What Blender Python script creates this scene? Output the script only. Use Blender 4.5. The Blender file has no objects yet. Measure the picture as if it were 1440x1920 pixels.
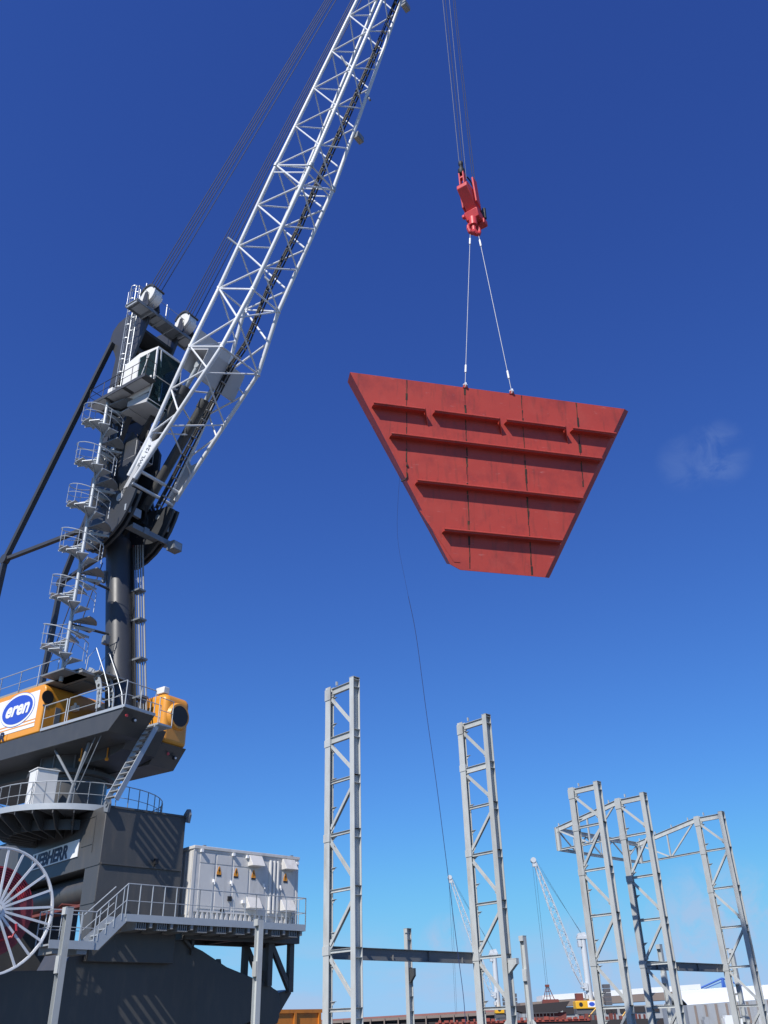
import bpy, bmesh, math, random
from mathutils import Vector, Matrix
random.seed(7)
D = bpy.data
SC = bpy.context.scene
COL = SC.collection
R = math.radians

# ------------------------------------------------------------------ camera
FPX, CX, CY, EYE = 1649.2, 720.0, 960.0, 1.7       # focal length and centre in photo pixels, eye height (m)
PITCH, ROLL = R(30.374), R(-1.5996)
fw = Vector((0, math.cos(PITCH), math.sin(PITCH)))
x0 = Vector((1, 0, 0)); y0 = x0.cross(fw)
Xc = math.cos(ROLL) * x0 + math.sin(ROLL) * y0
Yc = -math.sin(ROLL) * x0 + math.cos(ROLL) * y0
# make the horizontal heading exactly +Y
hd = Vector((fw.x, fw.y, 0)).normalized()
cam_d = D.cameras.new('camera')
cam_d.sensor_fit = 'VERTICAL'; cam_d.sensor_height = 24.0
cam_d.lens = FPX * 24.0 / 1920.0
cam_d.clip_start = 0.1; cam_d.clip_end = 12000
cam = D.objects.new('camera', cam_d)
CAM = Vector((0, 0, EYE))
cam.matrix_world = Matrix((
    (Xc.x, Yc.x, -fw.x, CAM.x), (Xc.y, Yc.y, -fw.y, CAM.y), (Xc.z, Yc.z, -fw.z, CAM.z), (0, 0, 0, 1)))
COL.objects.link(cam); SC.camera = cam

# ------------------------------------------------------------------ world, sun, exposure
SUN_DIR = Vector((-0.52, -0.938, 1.0)).normalized()     # towards the sun
SUN_EL = math.asin(SUN_DIR.z); SUN_AZ = math.atan2(SUN_DIR.x, SUN_DIR.y)
world = D.worlds.new('World'); SC.world = world; world.use_nodes = True
nt = world.node_tree; nt.nodes.clear()
def N(t, **k):
    n = nt.nodes.new(t)
    for a, v in k.items(): setattr(n, a, v)
    return n
out = N('ShaderNodeOutputWorld'); bg = N('ShaderNodeBackground')
sky = N('ShaderNodeTexSky', sky_type='NISHITA', sun_disc=False)
sky.sun_elevation = SUN_EL; sky.sun_rotation = SUN_AZ
sky.altitude = 0; sky.air_density = 1.0; sky.dust_density = 0.0; sky.ozone_density = 3.5
hsv = N('ShaderNodeHueSaturation'); hsv.inputs['Saturation'].default_value = 1.0
tint = N('ShaderNodeMix', data_type='RGBA', blend_type='MULTIPLY'); tint.inputs['Factor'].default_value = 1.0
nt.links.new(sky.outputs[0], tint.inputs['A']); tint.inputs['B'].default_value = (0.45, 0.80, 1.30, 1)   # the phone's rendering of blue
def math_n(op, a, b=None, clamp=False):
    m = N('ShaderNodeMath', operation=op); m.use_clamp = clamp
    for i, s in enumerate((a, b)):
        if s is None: continue
        if isinstance(s, (int, float)): m.inputs[i].default_value = s
        else: nt.links.new(s, m.inputs[i])
    return m.outputs[0]
ssep = N('ShaderNodeSeparateColor'); scmb = N('ShaderNodeCombineColor'); nt.links.new(tint.outputs['Result'], ssep.inputs[0])
SK = 0.105                                              # world strength; per-channel tone response of the phone
for ch_, (k_, p_) in enumerate(((0.90, 1.0), (1.15, 1.15), (0.94, 0.87))):
    o_ = math_n('MULTIPLY', math_n('POWER', math_n('MULTIPLY', ssep.outputs[ch_], SK), p_), k_)
    sm_ = N('ShaderNodeMath', operation='SMOOTH_MIN'); nt.links.new(o_, sm_.inputs[0])
    sm_.inputs[1].default_value = (0.34, 0.585, 0.90)[ch_]; sm_.inputs[2].default_value = (0.2, 0.25, 0.2)[ch_]
    o_ = math_n('MULTIPLY', sm_.outputs[0], 1 / SK)
    nt.links.new(o_, scmb.inputs[ch_])
nt.links.new(scmb.outputs[0], hsv.inputs['Color'])
tc = N('ShaderNodeTexCoord'); sep = N('ShaderNodeSeparateXYZ')
nt.links.new(tc.outputs['Generated'], sep.inputs[0])
def math_n(op, a, b=None, clamp=False):
    m = N('ShaderNodeMath', operation=op); m.use_clamp = clamp
    for i, s in enumerate((a, b)):
        if s is None: continue
        if isinstance(s, (int, float)): m.inputs[i].default_value = s
        else: nt.links.new(s, m.inputs[i])
    return m.outputs[0]
def rng(val, a, b, c, d):
    m = N('ShaderNodeMapRange'); m.interpolation_type = 'SMOOTHSTEP'
    nt.links.new(val, m.inputs[0])
    for i, q in enumerate((a, b, c, d)): m.inputs[i + 1].default_value = q
    return m.outputs[0]
mp = N('ShaderNodeMapping'); mp.inputs['Scale'].default_value = (7, 7, 24)
nt.links.new(tc.outputs['Generated'], mp.inputs[0])
no = N('ShaderNodeTexNoise'); no.inputs['Scale'].default_value = 1.0; no.inputs['Detail'].default_value = 6; no.inputs['Roughness'].default_value = 0.55
nt.links.new(mp.outputs[0], no.inputs['Vector'])
low = rng(sep.outputs['Z'], 0.015, 0.11, 1, 0)
bank = math_n('MULTIPLY', rng(no.outputs['Fac'], 0.42, 0.62, 0, 1), low)
no2 = N('ShaderNodeTexNoise'); no2.inputs['Scale'].default_value = 30; no2.inputs['Distortion'].default_value = 0.6; no2.inputs['Detail'].default_value = 8; no2.inputs['Roughness'].default_value = 0.62
nt.links.new(tc.outputs['Generated'], no2.inputs['Vector'])
def puff(d, r0, r1):                                    # a small cloud in direction d
    vm = N('ShaderNodeVectorMath', operation='DOT_PRODUCT')
    nt.links.new(tc.outputs['Generated'], vm.inputs[0]); vm.inputs[1].default_value = Vector(d).normalized()
    m = rng(vm.outputs['Value'], math.cos(r1), math.cos(r0), 0, 1)
    return math_n('MULTIPLY', m, rng(no2.outputs['Fac'], 0.34, 0.66, 0, 1))
def rd(px, py): return (Xc * (px - CX) + Yc * (CY - py) + fw * FPX)
p1 = math_n('MULTIPLY', math_n('MAXIMUM', puff(rd(1345, 850), 0.0, 0.040), math_n('MULTIPLY', puff(rd(1285, 868), 0.0, 0.035), 0.6)), 0.13)
p2 = math_n('MULTIPLY', puff(rd(850, 1782), 0.006, 0.040), 0.75)
p3 = math_n('MULTIPLY', puff(rd(1375, 1812), 0.02, 0.11), 0.8)
p4 = math_n('MULTIPLY', puff(rd(1130, 1790), 0.01, 0.06), 0.7)
cl = math_n('MAXIMUM', math_n('MULTIPLY', bank, 0.62), math_n('MAXIMUM', math_n('MAXIMUM', p1, p2), math_n('MAXIMUM', p3, p4)))
mix = N('ShaderNodeMix', data_type='RGBA')
nt.links.new(cl, mix.inputs['Factor'])
nt.links.new(hsv.outputs[0], mix.inputs['A']); mix.inputs['B'].default_value = (4.0, 5.2, 7.4, 1)
nt.links.new(mix.outputs['Result'], bg.inputs['Color'])
bg.inputs['Strength'].default_value = 0.105
nt.links.new(bg.outputs[0], out.inputs['Surface'])
sun_d = D.lights.new('sun', 'SUN'); sun_d.energy = 4.9; sun_d.angle = R(0.53); sun_d.color = (1.0, 0.955, 0.89)
sun = D.objects.new('sun', sun_d); COL.objects.link(sun)
sun.rotation_euler = SUN_DIR.to_track_quat('Z', 'Y').to_euler(); sun.location = (-20, -60, 90)
SC.view_settings.view_transform = 'Standard'; SC.view_settings.look = 'None'
SC.view_settings.exposure = 0.0; SC.view_settings.gamma = 1.0

# ------------------------------------------------------------------ site frames
PHI = R(43.1)                                          # building grid: u away to the right, v away to the left
GU = Vector((math.cos(PHI), math.sin(PHI), 0)); GV = Vector((-math.sin(PHI), math.cos(PHI), 0))
MG = Matrix.Rotation(PHI, 4, 'Z')
PED = Vector((-15.8, 44.0, 0))                         # slewing axis of the crane
SANG = R(56.0 - 90.0)
SB = Vector((math.cos(SANG), math.sin(SANG), 0)); SN_ = Vector((-math.sin(SANG), math.cos(SANG), 0))
MS = Matrix.Translation(PED) @ Matrix.Rotation(SANG, 4, 'Z')      # superstructure: b forward, n to its left, z
# survey helpers: a sight line met with a known plane of the site
def sight(px, py, p, n):
    d = rd(px, py); return CAM + d * ((p - CAM).dot(n) / d.dot(n))
def onS(px, py, n=0.0):
    return MS.inverted() @ sight(px, py, PED + SN_ * n, SN_)
def onSB(px, py, b=0.0):
    return MS.inverted() @ sight(px, py, PED + SB * b, SB)
def onU(px, py, uu): return MG.inverted() @ sight(px, py, GU * uu, GU)
def onV(px, py, vv): return MG.inverted() @ sight(px, py, GV * vv, GV)
def atY(px, py, Y):
    d = rd(px, py); return CAM + d * (Y / d.y)

# ------------------------------------------------------------------ materials
def mat(name, col, rough=0.5, metal=0.0, var=0.10, scale=3.0, stain=None, stain_amt=0.0, stain_scale=(1.5, 1.5, 0.35), bump=0.0, coat=0.0, piece=0.0):
    m = D.materials.new(name); m.use_nodes = True
    t = m.node_tree; b = t.nodes['Principled BSDF']
    b.inputs['Roughness'].default_value = rough; b.inputs['Metallic'].default_value = metal
    if coat: b.inputs['Coat Weight'].default_value = coat
    c = t.nodes.new('ShaderNodeTexCoord')
    n1 = t.nodes.new('ShaderNodeTexNoise'); n1.inputs['Scale'].default_value = scale; n1.inputs['Detail'].default_value = 5; n1.inputs['Roughness'].default_value = 0.6
    t.links.new(c.outputs['Object'], n1.inputs['Vector'])
    mx = t.nodes.new('ShaderNodeMix'); mx.data_type = 'RGBA'
    t.links.new(n1.outputs['Fac'], mx.inputs['Factor'])
    mx.inputs['A'].default_value = tuple(q * (1 - var) for q in col) + (1,)
    mx.inputs['B'].default_value = tuple(min(1, q * (1 + var)) for q in col) + (1,)
    last = mx.outputs['Result']
    if stain:
        mp_ = t.nodes.new('ShaderNodeMapping'); mp_.inputs['Scale'].default_value = stain_scale
        t.links.new(c.outputs['Object'], mp_.inputs[0])
        n2 = t.nodes.new('ShaderNodeTexNoise'); n2.inputs['Scale'].default_value = 1.6; n2.inputs['Detail'].default_value = 7; n2.inputs['Roughness'].default_value = 0.65
        t.links.new(mp_.outputs[0], n2.inputs['Vector'])
        rm = t.nodes.new('ShaderNodeMapRange'); rm.inputs[1].default_value = 0.5; rm.inputs[2].default_value = 0.78; rm.inputs[3].default_value = 0; rm.inputs[4].default_value = stain_amt
        t.links.new(n2.outputs['Fac'], rm.inputs[0])
        m2 = t.nodes.new('ShaderNodeMix'); m2.data_type = 'RGBA'
        t.links.new(rm.outputs[0], m2.inputs['Factor']); t.links.new(last, m2.inputs['A']); m2.inputs['B'].default_value = tuple(stain) + (1,)
        last = m2.outputs['Result']
    t.links.new(last, b.inputs['Base Color'])
    r2 = t.nodes.new('ShaderNodeMapRange'); r2.inputs[3].default_value = max(0.03, rough - 0.08); r2.inputs[4].default_value = min(1, rough + 0.1)
    t.links.new(n1.outputs['Fac'], r2.inputs[0]); t.links.new(r2.outputs[0], b.inputs['Roughness'])
    if piece:                                           # each member was painted in its own batch
        oi = t.nodes.new('ShaderNodeObjectInfo'); pr = t.nodes.new('ShaderNodeMapRange'); pr.inputs[3].default_value = 1 - piece; pr.inputs[4].default_value = 1 + piece * .6
        t.links.new(oi.outputs['Random'], pr.inputs[0]); pm = t.nodes.new('ShaderNodeVectorMath'); pm.operation = 'SCALE'
        t.links.new(last, pm.inputs[0]); t.links.new(pr.outputs[0], pm.inputs['Scale']); t.links.new(pm.outputs[0], b.inputs['Base Color'])
    if bump:
        bp = t.nodes.new('ShaderNodeBump'); bp.inputs['Strength'].default_value = bump; bp.inputs['Distance'].default_value = 0.02
        t.links.new(n1.outputs['Fac'], bp.inputs['Height']); t.links.new(bp.outputs[0], b.inputs['Normal'])
    return m
M = {}
M['dark'] = mat('dark_grey_paint', (0.066, 0.068, 0.070), 0.40, var=0.12, scale=1.2, stain=(0.11, 0.105, 0.10), stain_amt=0.35)
M['chassis'] = mat('chassis_grey_paint', (0.074, 0.073, 0.071), 0.42, var=0.14, scale=0.8, stain=(0.15, 0.125, 0.10), stain_amt=0.45)
M['girder'] = mat('dark_girder_grey', (0.15, 0.155, 0.16), 0.6, var=0.15, scale=1.5, stain=(0.22, 0.17, 0.12), stain_amt=0.35)  # girders get a darker grey base than the tower steel
M['tower'] = mat('tower_dark_paint', (0.050, 0.053, 0.058), 0.40, var=0.08, scale=1.5, stain=(0.09, 0.08, 0.07), stain_amt=0.25)
M['midgrey'] = mat('mid_grey_paint', (0.19, 0.21, 0.23), 0.5, var=0.08)
M['galv'] = mat('galvanised_steel', (0.44, 0.47, 0.49), 0.45, metal=0.25, var=0.08, scale=5)
M['galvdark'] = mat('dull_grating', (0.30, 0.30, 0.29), 0.6, metal=0.1, var=0.12, scale=6)
M['white'] = mat('white_boom_paint', (0.74, 0.755, 0.77), 0.38, var=0.04, scale=1.2, stain=(0.42, 0.38, 0.32), stain_amt=0.45, piece=0.09)
M['boomgrey'] = mat('pale_grey_plate', (0.50, 0.50, 0.50), 0.5, var=0.05)
M['cream'] = mat('cream_white_paint', (0.80, 0.79, 0.75), 0.4, var=0.04, stain=(0.4, 0.36, 0.3), stain_amt=0.25)
M['orange'] = mat('orange_yellow_paint', (0.80, 0.33, 0.035), 0.35, var=0.05, coat=0.2)
M['orange2'] = mat('weathered_orange_paint', (0.60, 0.20, 0.022), 0.5, var=0.14, scale=2, stain=(0.16, 0.06, 0.02), stain_amt=0.6)
M['black'] = mat('black_rubber', (0.018, 0.018, 0.02), 0.6)
M['rope'] = mat('steel_wire_rope', (0.03, 0.03, 0.035), 0.55, metal=0.2)
M['ropelight'] = mat('bright_wire_rope', (0.16, 0.17, 0.19), 0.5, metal=0.3)
M['red'] = mat('bright_red_paint', (0.64, 0.055, 0.058), 0.45, var=0.10, stain=(0.22, 0.035, 0.035), stain_amt=0.6)
M['hosered'] = mat('red_hose', (0.42, 0.03, 0.05), 0.5)
M['drum'] = mat('maroon_drum_paint', (0.22, 0.035, 0.05), 0.5, var=0.12)
M['blue'] = mat('blue_paint', (0.035, 0.09, 0.50), 0.4, var=0.05)
M['navy'] = mat('navy_lettering', (0.02, 0.025, 0.06), 0.5)
M['signwhite'] = mat('sign_white', (0.85, 0.85, 0.84), 0.4, var=0.03)
M['warn'] = mat('warning_orange', (0.78, 0.30, 0.02), 0.45)
M['container'] = mat('container_white_paint', (0.64, 0.625, 0.595), 0.45, var=0.05, scale=2, stain=(0.30, 0.26, 0.21), stain_amt=0.4)
M['steel'] = mat('pale_primer_steel', (0.47, 0.49, 0.48), 0.55, var=0.09, scale=2.5, stain=(0.24, 0.20, 0.16), stain_amt=0.55, piece=0.13)
M['seam'] = mat('burnt_weld_seam', (0.035, 0.022, 0.014), 0.7, var=0.6, scale=4, stain=(0.20, 0.11, 0.03), stain_amt=0.8, stain_scale=(3, 3, 1.2))
M['concrete'] = mat('quay_concrete', (0.12, 0.117, 0.11), 0.85, var=0.15, scale=0.15)
M['farwhite'] = mat('white_sheet_roof', (0.78, 0.80, 0.80), 0.5, var=0.04, scale=0.2)
M['fargrey'] = mat('streaked_grey_cladding', (0.33, 0.35, 0.37), 0.6, var=0.08, scale=0.3, stain=(0.22, 0.19, 0.16), stain_amt=0.6, stain_scale=(0.5, 0.5, 0.03))
M['farred'] = mat('faded_red_roof', (0.30, 0.13, 0.11), 0.7, var=0.15, scale=0.2)
M['farbrown'] = mat('brown_steel_fascia', (0.24, 0.19, 0.16), 0.7, var=0.15, scale=0.2)
M['fardark'] = mat('dark_open_bay', (0.035, 0.030, 0.032), 0.8, var=0.2)
M['shipred'] = mat('red_oxide_deck', (0.30, 0.060, 0.04), 0.6, var=0.2, scale=1.0)
M['rust'] = mat('rusty_maroon_steel', (0.17, 0.045, 0.035), 0.7, var=0.25, scale=0.8)
M['farcrane'] = mat('pale_crane_paint', (0.55, 0.58, 0.60), 0.5, var=0.04)
M['faryellow'] = mat('yellow_house_paint', (0.78, 0.42, 0.02), 0.45, var=0.05)
M['fargreyd'] = mat('far_counterweight_grey', (0.10, 0.10, 0.11), 0.6)
M['farblue'] = mat('far_blue_paint', (0.04, 0.13, 0.48), 0.5)
M['wire'] = mat('galvanised_sling_wire', (0.42, 0.43, 0.44), 0.45, metal=0.3)
M['tagline'] = mat('navy_tag_rope', (0.02, 0.03, 0.10), 0.7)
M['lampglass'] = mat('lamp_lens', (0.45, 0.42, 0.36), 0.2, metal=0.3)
# glass
def glass(name, col):
    m = D.materials.new(name); m.use_nodes = True
    b = m.node_tree.nodes['Principled BSDF']
    b.inputs['Base Color'].default_value = col + (1,); b.inputs['Roughness'].default_value = 0.04
    b.inputs['Specular IOR Level'].default_value = 0.8; b.inputs['Transmission Weight'].default_value = 0.9
    b.inputs['IOR'].default_value = 1.1
    return m
M['glass'] = glass('tinted_cab_glass', (0.13, 0.22, 0.23))
# painted hull plate: red oxide with scuffs, rust and burn marks
def hull_mat():
    m = mat('red_oxide_hull_paint', (0.47, 0.057, 0.037), 0.5, var=0.12, scale=0.9, stain=(0.22, 0.032, 0.030), stain_amt=0.75, stain_scale=(0.6, 0.6, 0.5), bump=0.08)
    t = m.node_tree; b = t.nodes['Principled BSDF']
    src = b.inputs['Base Color'].links[0].from_socket
    c = t.nodes.new('ShaderNodeTexCoord')
    n = t.nodes.new('ShaderNodeTexNoise'); n.inputs['Scale'].default_value = 9; n.inputs['Detail'].default_value = 8; n.inputs['Roughness'].default_value = 0.75
    t.links.new(c.outputs['Object'], n.inputs['Vector'])
    r = t.nodes.new('ShaderNodeMapRange'); r.inputs[1].default_value = 0.60; r.inputs[2].default_value = 0.74; r.inputs[4].default_value = 0.35
    t.links.new(n.outputs['Fac'], r.inputs[0])
    x = t.nodes.new('ShaderNodeMix'); x.data_type = 'RGBA'; x.inputs['B'].default_value = (0.46, 0.11, 0.09, 1)
    t.links.new(r.outputs[0], x.inputs['Factor']); t.links.new(src, x.inputs['A'])
    last = x.outputs['Result']
    for sc_, lo_, hi_, amt, colr, nsc in (((5.0, 5.0, 0.22), .56, .74, .55, (0.20, 0.045, 0.030, 1), 1.3), ((2.6, 2.6, 14.0), .66, .74, .45, (0.56, 0.22, 0.19, 1), 1.0), ((1.3, 1.3, 1.3), .55, .72, .30, (0.50, 0.085, 0.06, 1), 1.0)):
        mp_ = t.nodes.new('ShaderNodeMapping'); mp_.inputs['Scale'].default_value = sc_; mp_.inputs['Rotation'].default_value = (0, .12, 0); t.links.new(c.outputs['Object'], mp_.inputs[0])
        nn_ = t.nodes.new('ShaderNodeTexNoise'); nn_.inputs['Scale'].default_value = nsc; nn_.inputs['Detail'].default_value = 6; t.links.new(mp_.outputs[0], nn_.inputs['Vector'])
        rr_ = t.nodes.new('ShaderNodeMapRange'); rr_.inputs[1].default_value = lo_; rr_.inputs[2].default_value = hi_; rr_.inputs[4].default_value = amt; t.links.new(nn_.outputs['Fac'], rr_.inputs[0])
        xx_ = t.nodes.new('ShaderNodeMix'); xx_.data_type = 'RGBA'; xx_.inputs['B'].default_value = colr; t.links.new(rr_.outputs[0], xx_.inputs['Factor']); t.links.new(last, xx_.inputs['A']); last = xx_.outputs['Result']
    t.links.new(last, b.inputs['Base Color'])
    return m
M['hull'] = hull_mat()

# ------------------------------------------------------------------ mesh builder
class MB:
    def __init__(s, frame=None): s.v = []; s.f = []; s.fr = frame or Matrix.Identity(4)
    def _add(s, vs, fs):
        o = len(s.v); s.v += [s.fr @ Vector(p) for p in vs]; s.f += [[i + o for i in f] for f in fs]; return s
    def box(s, a, b):
        x0, y0, z0 = a; x1, y1, z1 = b
        return s._add([(x0, y0, z0), (x1, y0, z0), (x1, y1, z0), (x0, y1, z0), (x0, y0, z1), (x1, y0, z1), (x1, y1, z1), (x0, y1, z1)],
                      [(0, 3, 2, 1), (4, 5, 6, 7), (0, 1, 5, 4), (1, 2, 6, 5), (2, 3, 7, 6), (3, 0, 4, 7)])
    def bar(s, p, q, w, h, up=(0, 0, 1)):
        p = Vector(p); q = Vector(q); d = (q - p).normalized(); up = Vector(up)
        if abs(d.dot(up)) > 0.98: up = Vector((1, 0, 0))
        x = d.cross(up).normalized(); y = x.cross(d).normalized()
        vs = [e + x * (a * w / 2) + y * (c * h / 2) for e in (p, q) for a, c in ((-1, -1), (1, -1), (1, 1), (-1, 1))]
        return s._add(vs, [(0, 1, 2, 3), (7, 6, 5, 4), (0, 4, 5, 1), (1, 5, 6, 2), (2, 6, 7, 3), (3, 7, 4, 0)])
    def tube(s, p, q, r, n=8, r2=None):
        p = Vector(p); q = Vector(q); d = (q - p).normalized(); up = Vector((0, 0, 1)) if abs(d.z) < 0.95 else Vector((1, 0, 0))
        x = d.cross(up).normalized(); y = x.cross(d); r2 = r if r2 is None else r2
        vs = []
        for e, rr in ((p, r), (q, r2)):
            for i in range(n):
                a = 2 * math.pi * i / n; vs.append(e + x * (rr * math.cos(a)) + y * (rr * math.sin(a)))
        fs = [(i, (i + 1) % n, n + (i + 1) % n, n + i) for i in range(n)] + [tuple(range(n - 1, -1, -1)), tuple(range(n, 2 * n))]
        return s._add(vs, fs)
    def path(s, pts, r, n=6):
        pts = [Vector(p) for p in pts]; k = len(pts); vs = []
        for i, p in enumerate(pts):
            d = (pts[min(i + 1, k - 1)] - pts[max(i - 1, 0)]).normalized(); up = Vector((0, 0, 1)) if abs(d.z) < 0.92 else Vector((1, 0, 0))
            x = d.cross(up).normalized(); y = x.cross(d)
            vs += [p + x * (r * math.cos(2 * math.pi * j / n)) + y * (r * math.sin(2 * math.pi * j / n)) for j in range(n)]
        fs = [(i * n + j, i * n + (j + 1) % n, (i + 1) * n + (j + 1) % n, (i + 1) * n + j) for i in range(k - 1) for j in range(n)]
        fs += [tuple(range(n - 1, -1, -1)), tuple(range((k - 1) * n, k * n))]
        return s._add(vs, fs)
    def prism(s, poly, vec):
        poly = [Vector(p) for p in poly]; vec = Vector(vec); n = len(poly)
        return s._add(poly + [p + vec for p in poly], [tuple(range(n - 1, -1, -1)), tuple(range(n, 2 * n))] + [(i, (i + 1) % n, n + (i + 1) % n, n + i) for i in range(n)])
    def disc(s, c, axis, r, t, n=24, r2=None):
        c = Vector(c); a = Vector(axis).normalized(); return s.tube(c - a * (t / 2), c + a * (t / 2), r, n, r2)
    def ring(s, c, axis, ro, ri, t, n=36, a0=0.0, a1=2 * math.pi):
        c = Vector(c); a = Vector(axis).normalized(); up = Vector((0, 0, 1)) if abs(a.z) < 0.9 else Vector((1, 0, 0))
        x = a.cross(up).normalized(); y = a.cross(x); full = abs(a1 - a0 - 2 * math.pi) < 1e-6; m = n if full else n + 1
        vs = []
        for i in range(m):
            th = a0 + (a1 - a0) * i / n; e = x * math.cos(th) + y * math.sin(th)
            vs += [c + e * ri - a * (t / 2), c + e * ro - a * (t / 2), c + e * ro + a * (t / 2), c + e * ri + a * (t / 2)]
        fs = []
        for i in range(n):
            j = (i + 1) % m
            for k in range(4): fs.append((i * 4 + k, i * 4 + (k + 1) % 4, j * 4 + (k + 1) % 4, j * 4 + k))
        if not full: fs += [(0, 1, 2, 3), tuple((m - 1) * 4 + k for k in (3, 2, 1, 0))]
        return s._add(vs, fs)
    def lathe(s, c, prof, n=32):
        c = Vector(c); vs = []
        for r, z in prof: vs += [c + Vector((r * math.cos(2 * math.pi * i / n), r * math.sin(2 * math.pi * i / n), z)) for i in range(n)]
        k = len(prof); fs = [(a * n + i, a * n + (i + 1) % n, (a + 1) * n + (i + 1) % n, (a + 1) * n + i) for a in range(k - 1) for i in range(n)]
        fs += [tuple(range(n - 1, -1, -1)), tuple(range((k - 1) * n, k * n))]
        return s._add(vs, fs)
    def hsec(s, p, q, depth, width, ax, tf=0.022, tw=0.014):
        """H-section from p to q; flanges face +-ax"""
        p = Vector(p); q = Vector(q); d = (q - p).normalized(); ax = Vector(ax); ax = (ax - d * ax.dot(d)).normalized(); o = d.cross(ax)
        for sg in (-1, 1):
            c = ax * (sg * (depth / 2 - tf / 2)); s.bar(p + c, q + c, width, tf, up=ax)
        s.bar(p, q, tw, depth - 2 * tf, up=ax)
        return s
    def text(s, body, origin, xdir, ydir, size, ext, bold=0.0, shear=0.0, sx=1.0, align='LEFT'):
        cu = D.curves.new('lettering', 'FONT'); cu.body = body; cu.size = size; cu.extrude = ext / 2; cu.offset = bold; cu.shear = shear; cu.align_x = align; cu.resolution_u = 4
        o = D.objects.new('lettering', cu); me = o.to_mesh()
        X = Vector(xdir).normalized(); Y = Vector(ydir).normalized(); Z = X.cross(Y); O = Vector(origin)
        s._add([O + X * (v.co.x * sx) + Y * v.co.y + Z * v.co.z for v in me.vertices], [tuple(p.vertices) for p in me.polygons])
        o.to_mesh_clear(); D.objects.remove(o); D.curves.remove(cu); return s

ROOTM = {}
def build(name, mb, m, parent=None, root=None, label=None, bevel=0.0):
    me = D.meshes.new(name)
    if parent is not None:
        inv = ROOTM[parent.name]
        loc = None
    else:
        xs = [p.x for p in mb.v]; ys = [p.y for p in mb.v]; zs = [p.z for p in mb.v]
        loc = Vector(((min(xs) + max(xs)) / 2, (min(ys) + max(ys)) / 2, min(zs))); inv = Matrix.Translation(-loc)
    me.from_pydata([tuple(inv @ p) for p in mb.v], [], mb.f)
    bm = bmesh.new(); bm.from_mesh(me); bmesh.ops.recalc_face_normals(bm, faces=bm.faces)
    for f in bm.faces: f.smooth = True
    bm.to_mesh(me); bm.free(); me.set_sharp_from_angle(angle=R(32))
    me.materials.append(m if not isinstance(m, str) else M[m])
    o = D.objects.new(name, me); COL.objects.link(o)
    if parent is not None: o.parent = parent; ROOTM[o.name] = inv
    else: o.location = loc; ROOTM[o.name] = inv
    if label: o['label'] = label
    if bevel:
        bv = o.modifiers.new('bevel', 'BEVEL'); bv.width = bevel; bv.segments = 2; bv.limit_method = 'ANGLE'; bv.angle_limit = R(40)
    return o
def tag(o, label=None, cat=None, group=None, kind=None):
    if label: o['label'] = label
    if cat: o['category'] = cat
    if group: o['group'] = group
    if kind: o['kind'] = kind
    return o
def thing(name, loc, rz, label, cat, group=None):
    o = D.objects.new(name, None); COL.objects.link(o); o.location = loc; o.rotation_euler = (0, 0, rz); o.empty_display_size = 0.5
    ROOTM[o.name] = (Matrix.Translation(Vector(loc)) @ Matrix.Rotation(rz, 4, 'Z')).inverted()
    return tag(o, label, cat, group)
def copy_tree(o, parent=None):
    c = o.copy(); COL.objects.link(c)
    if parent is not None: c.parent = parent
    for ch in list(o.children): copy_tree(ch, c)
    return c
def railing(mb, pts, h=1.05, r=0.022, step=1.0, mid=(0.55,)):
    """posts and rails along a polyline of floor points"""
    pts = [Vector(p) for p in pts]
    for hh in (h,) + tuple(mid):
        rr = r if hh == h else r * 0.7
        for a, b in zip(pts[:-1], pts[1:]): mb.tube(a + Vector((0, 0, hh)), b + Vector((0, 0, hh)), rr, 6)
    for a, b in zip(pts[:-1], pts[1:]):
        k = max(1, round((b - a).length / step))
        for i in range(k + 1):
            p = a.lerp(b, i / k); mb.tube(p, p + Vector((0, 0, h)), r, 6)
    return mb

# ================================================================== SETTING
g = MB(); S_ = 6000
g.box((-S_, -S_, -1.0), (S_, S_, 0.0))
tag(build('ground', g, 'concrete'), kind='structure')
# ================================================================== THE HARBOUR CRANE
crane = thing('harbour_crane', PED, 0, 'large grey mobile harbour crane with white lattice boom and orange housings', 'crane')
def P(name, mb, m, parent=None, **k): return build(name, mb, m, parent or crane, **k)
G_ = lambda: MB(MG)
S2 = lambda: MB(MS)
# ---- undercarriage (grid frame u, v, z)
mb = G_()
mb.prism([(18, 37.6, 10.45), (18, 37.6, 4.3), (18, 38.2, 4.3), (18, 38.5, 5.4), (18, 38.95, 6.3), (18, 38.95, 8.0), (18, 47.6, 8.0), (18, 47.6, 4.0), (18, 50.5, 4.0), (18, 50.5, 10.45)], (4.0, 0, 0))
ch = P('undercarriage', mb, 'chassis', bevel=0.03)
for a_, b_ in (((18.06, 37.52, 8.02), (21.97, 37.6, 8.09)), ((18.0, 37.56, 10.36), (22.0, 37.6, 10.45)), ((17.97, 37.6, 8.0), (18.0, 38.9, 8.07)), ((17.97, 37.6, 6.5), (18, 38.9, 6.56)), ((17.975, 38.5, 10.12), (18, 41.0, 10.16)), ((17.975, 38.5, 8.95), (18, 39.6, 8.99)), ((17.975, 38.46, 8.6), (18, 38.5, 10.16))):
    mb = G_(); mb.box(a_, b_); P('panel_rib', mb, 'chassis', ch)
for uu in (18.0, 22.05):
    mb = G_(); mb.prism([(uu - .05, 37.75, 10.2), (uu - .05, 37.38, 10.1), (uu - .05, 37.28, 10.45), (uu - .05, 37.38, 10.72), (uu - .05, 37.6, 10.75), (uu - .05, 37.85, 10.55)], (.1, 0, 0))
    mb.ring((uu - .07, 37.5, 10.48), (1, 0, 0), 0.13, 0.07, 0.06, 14)
    P('lifting_lug', mb, 'midgrey', ch)
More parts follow.
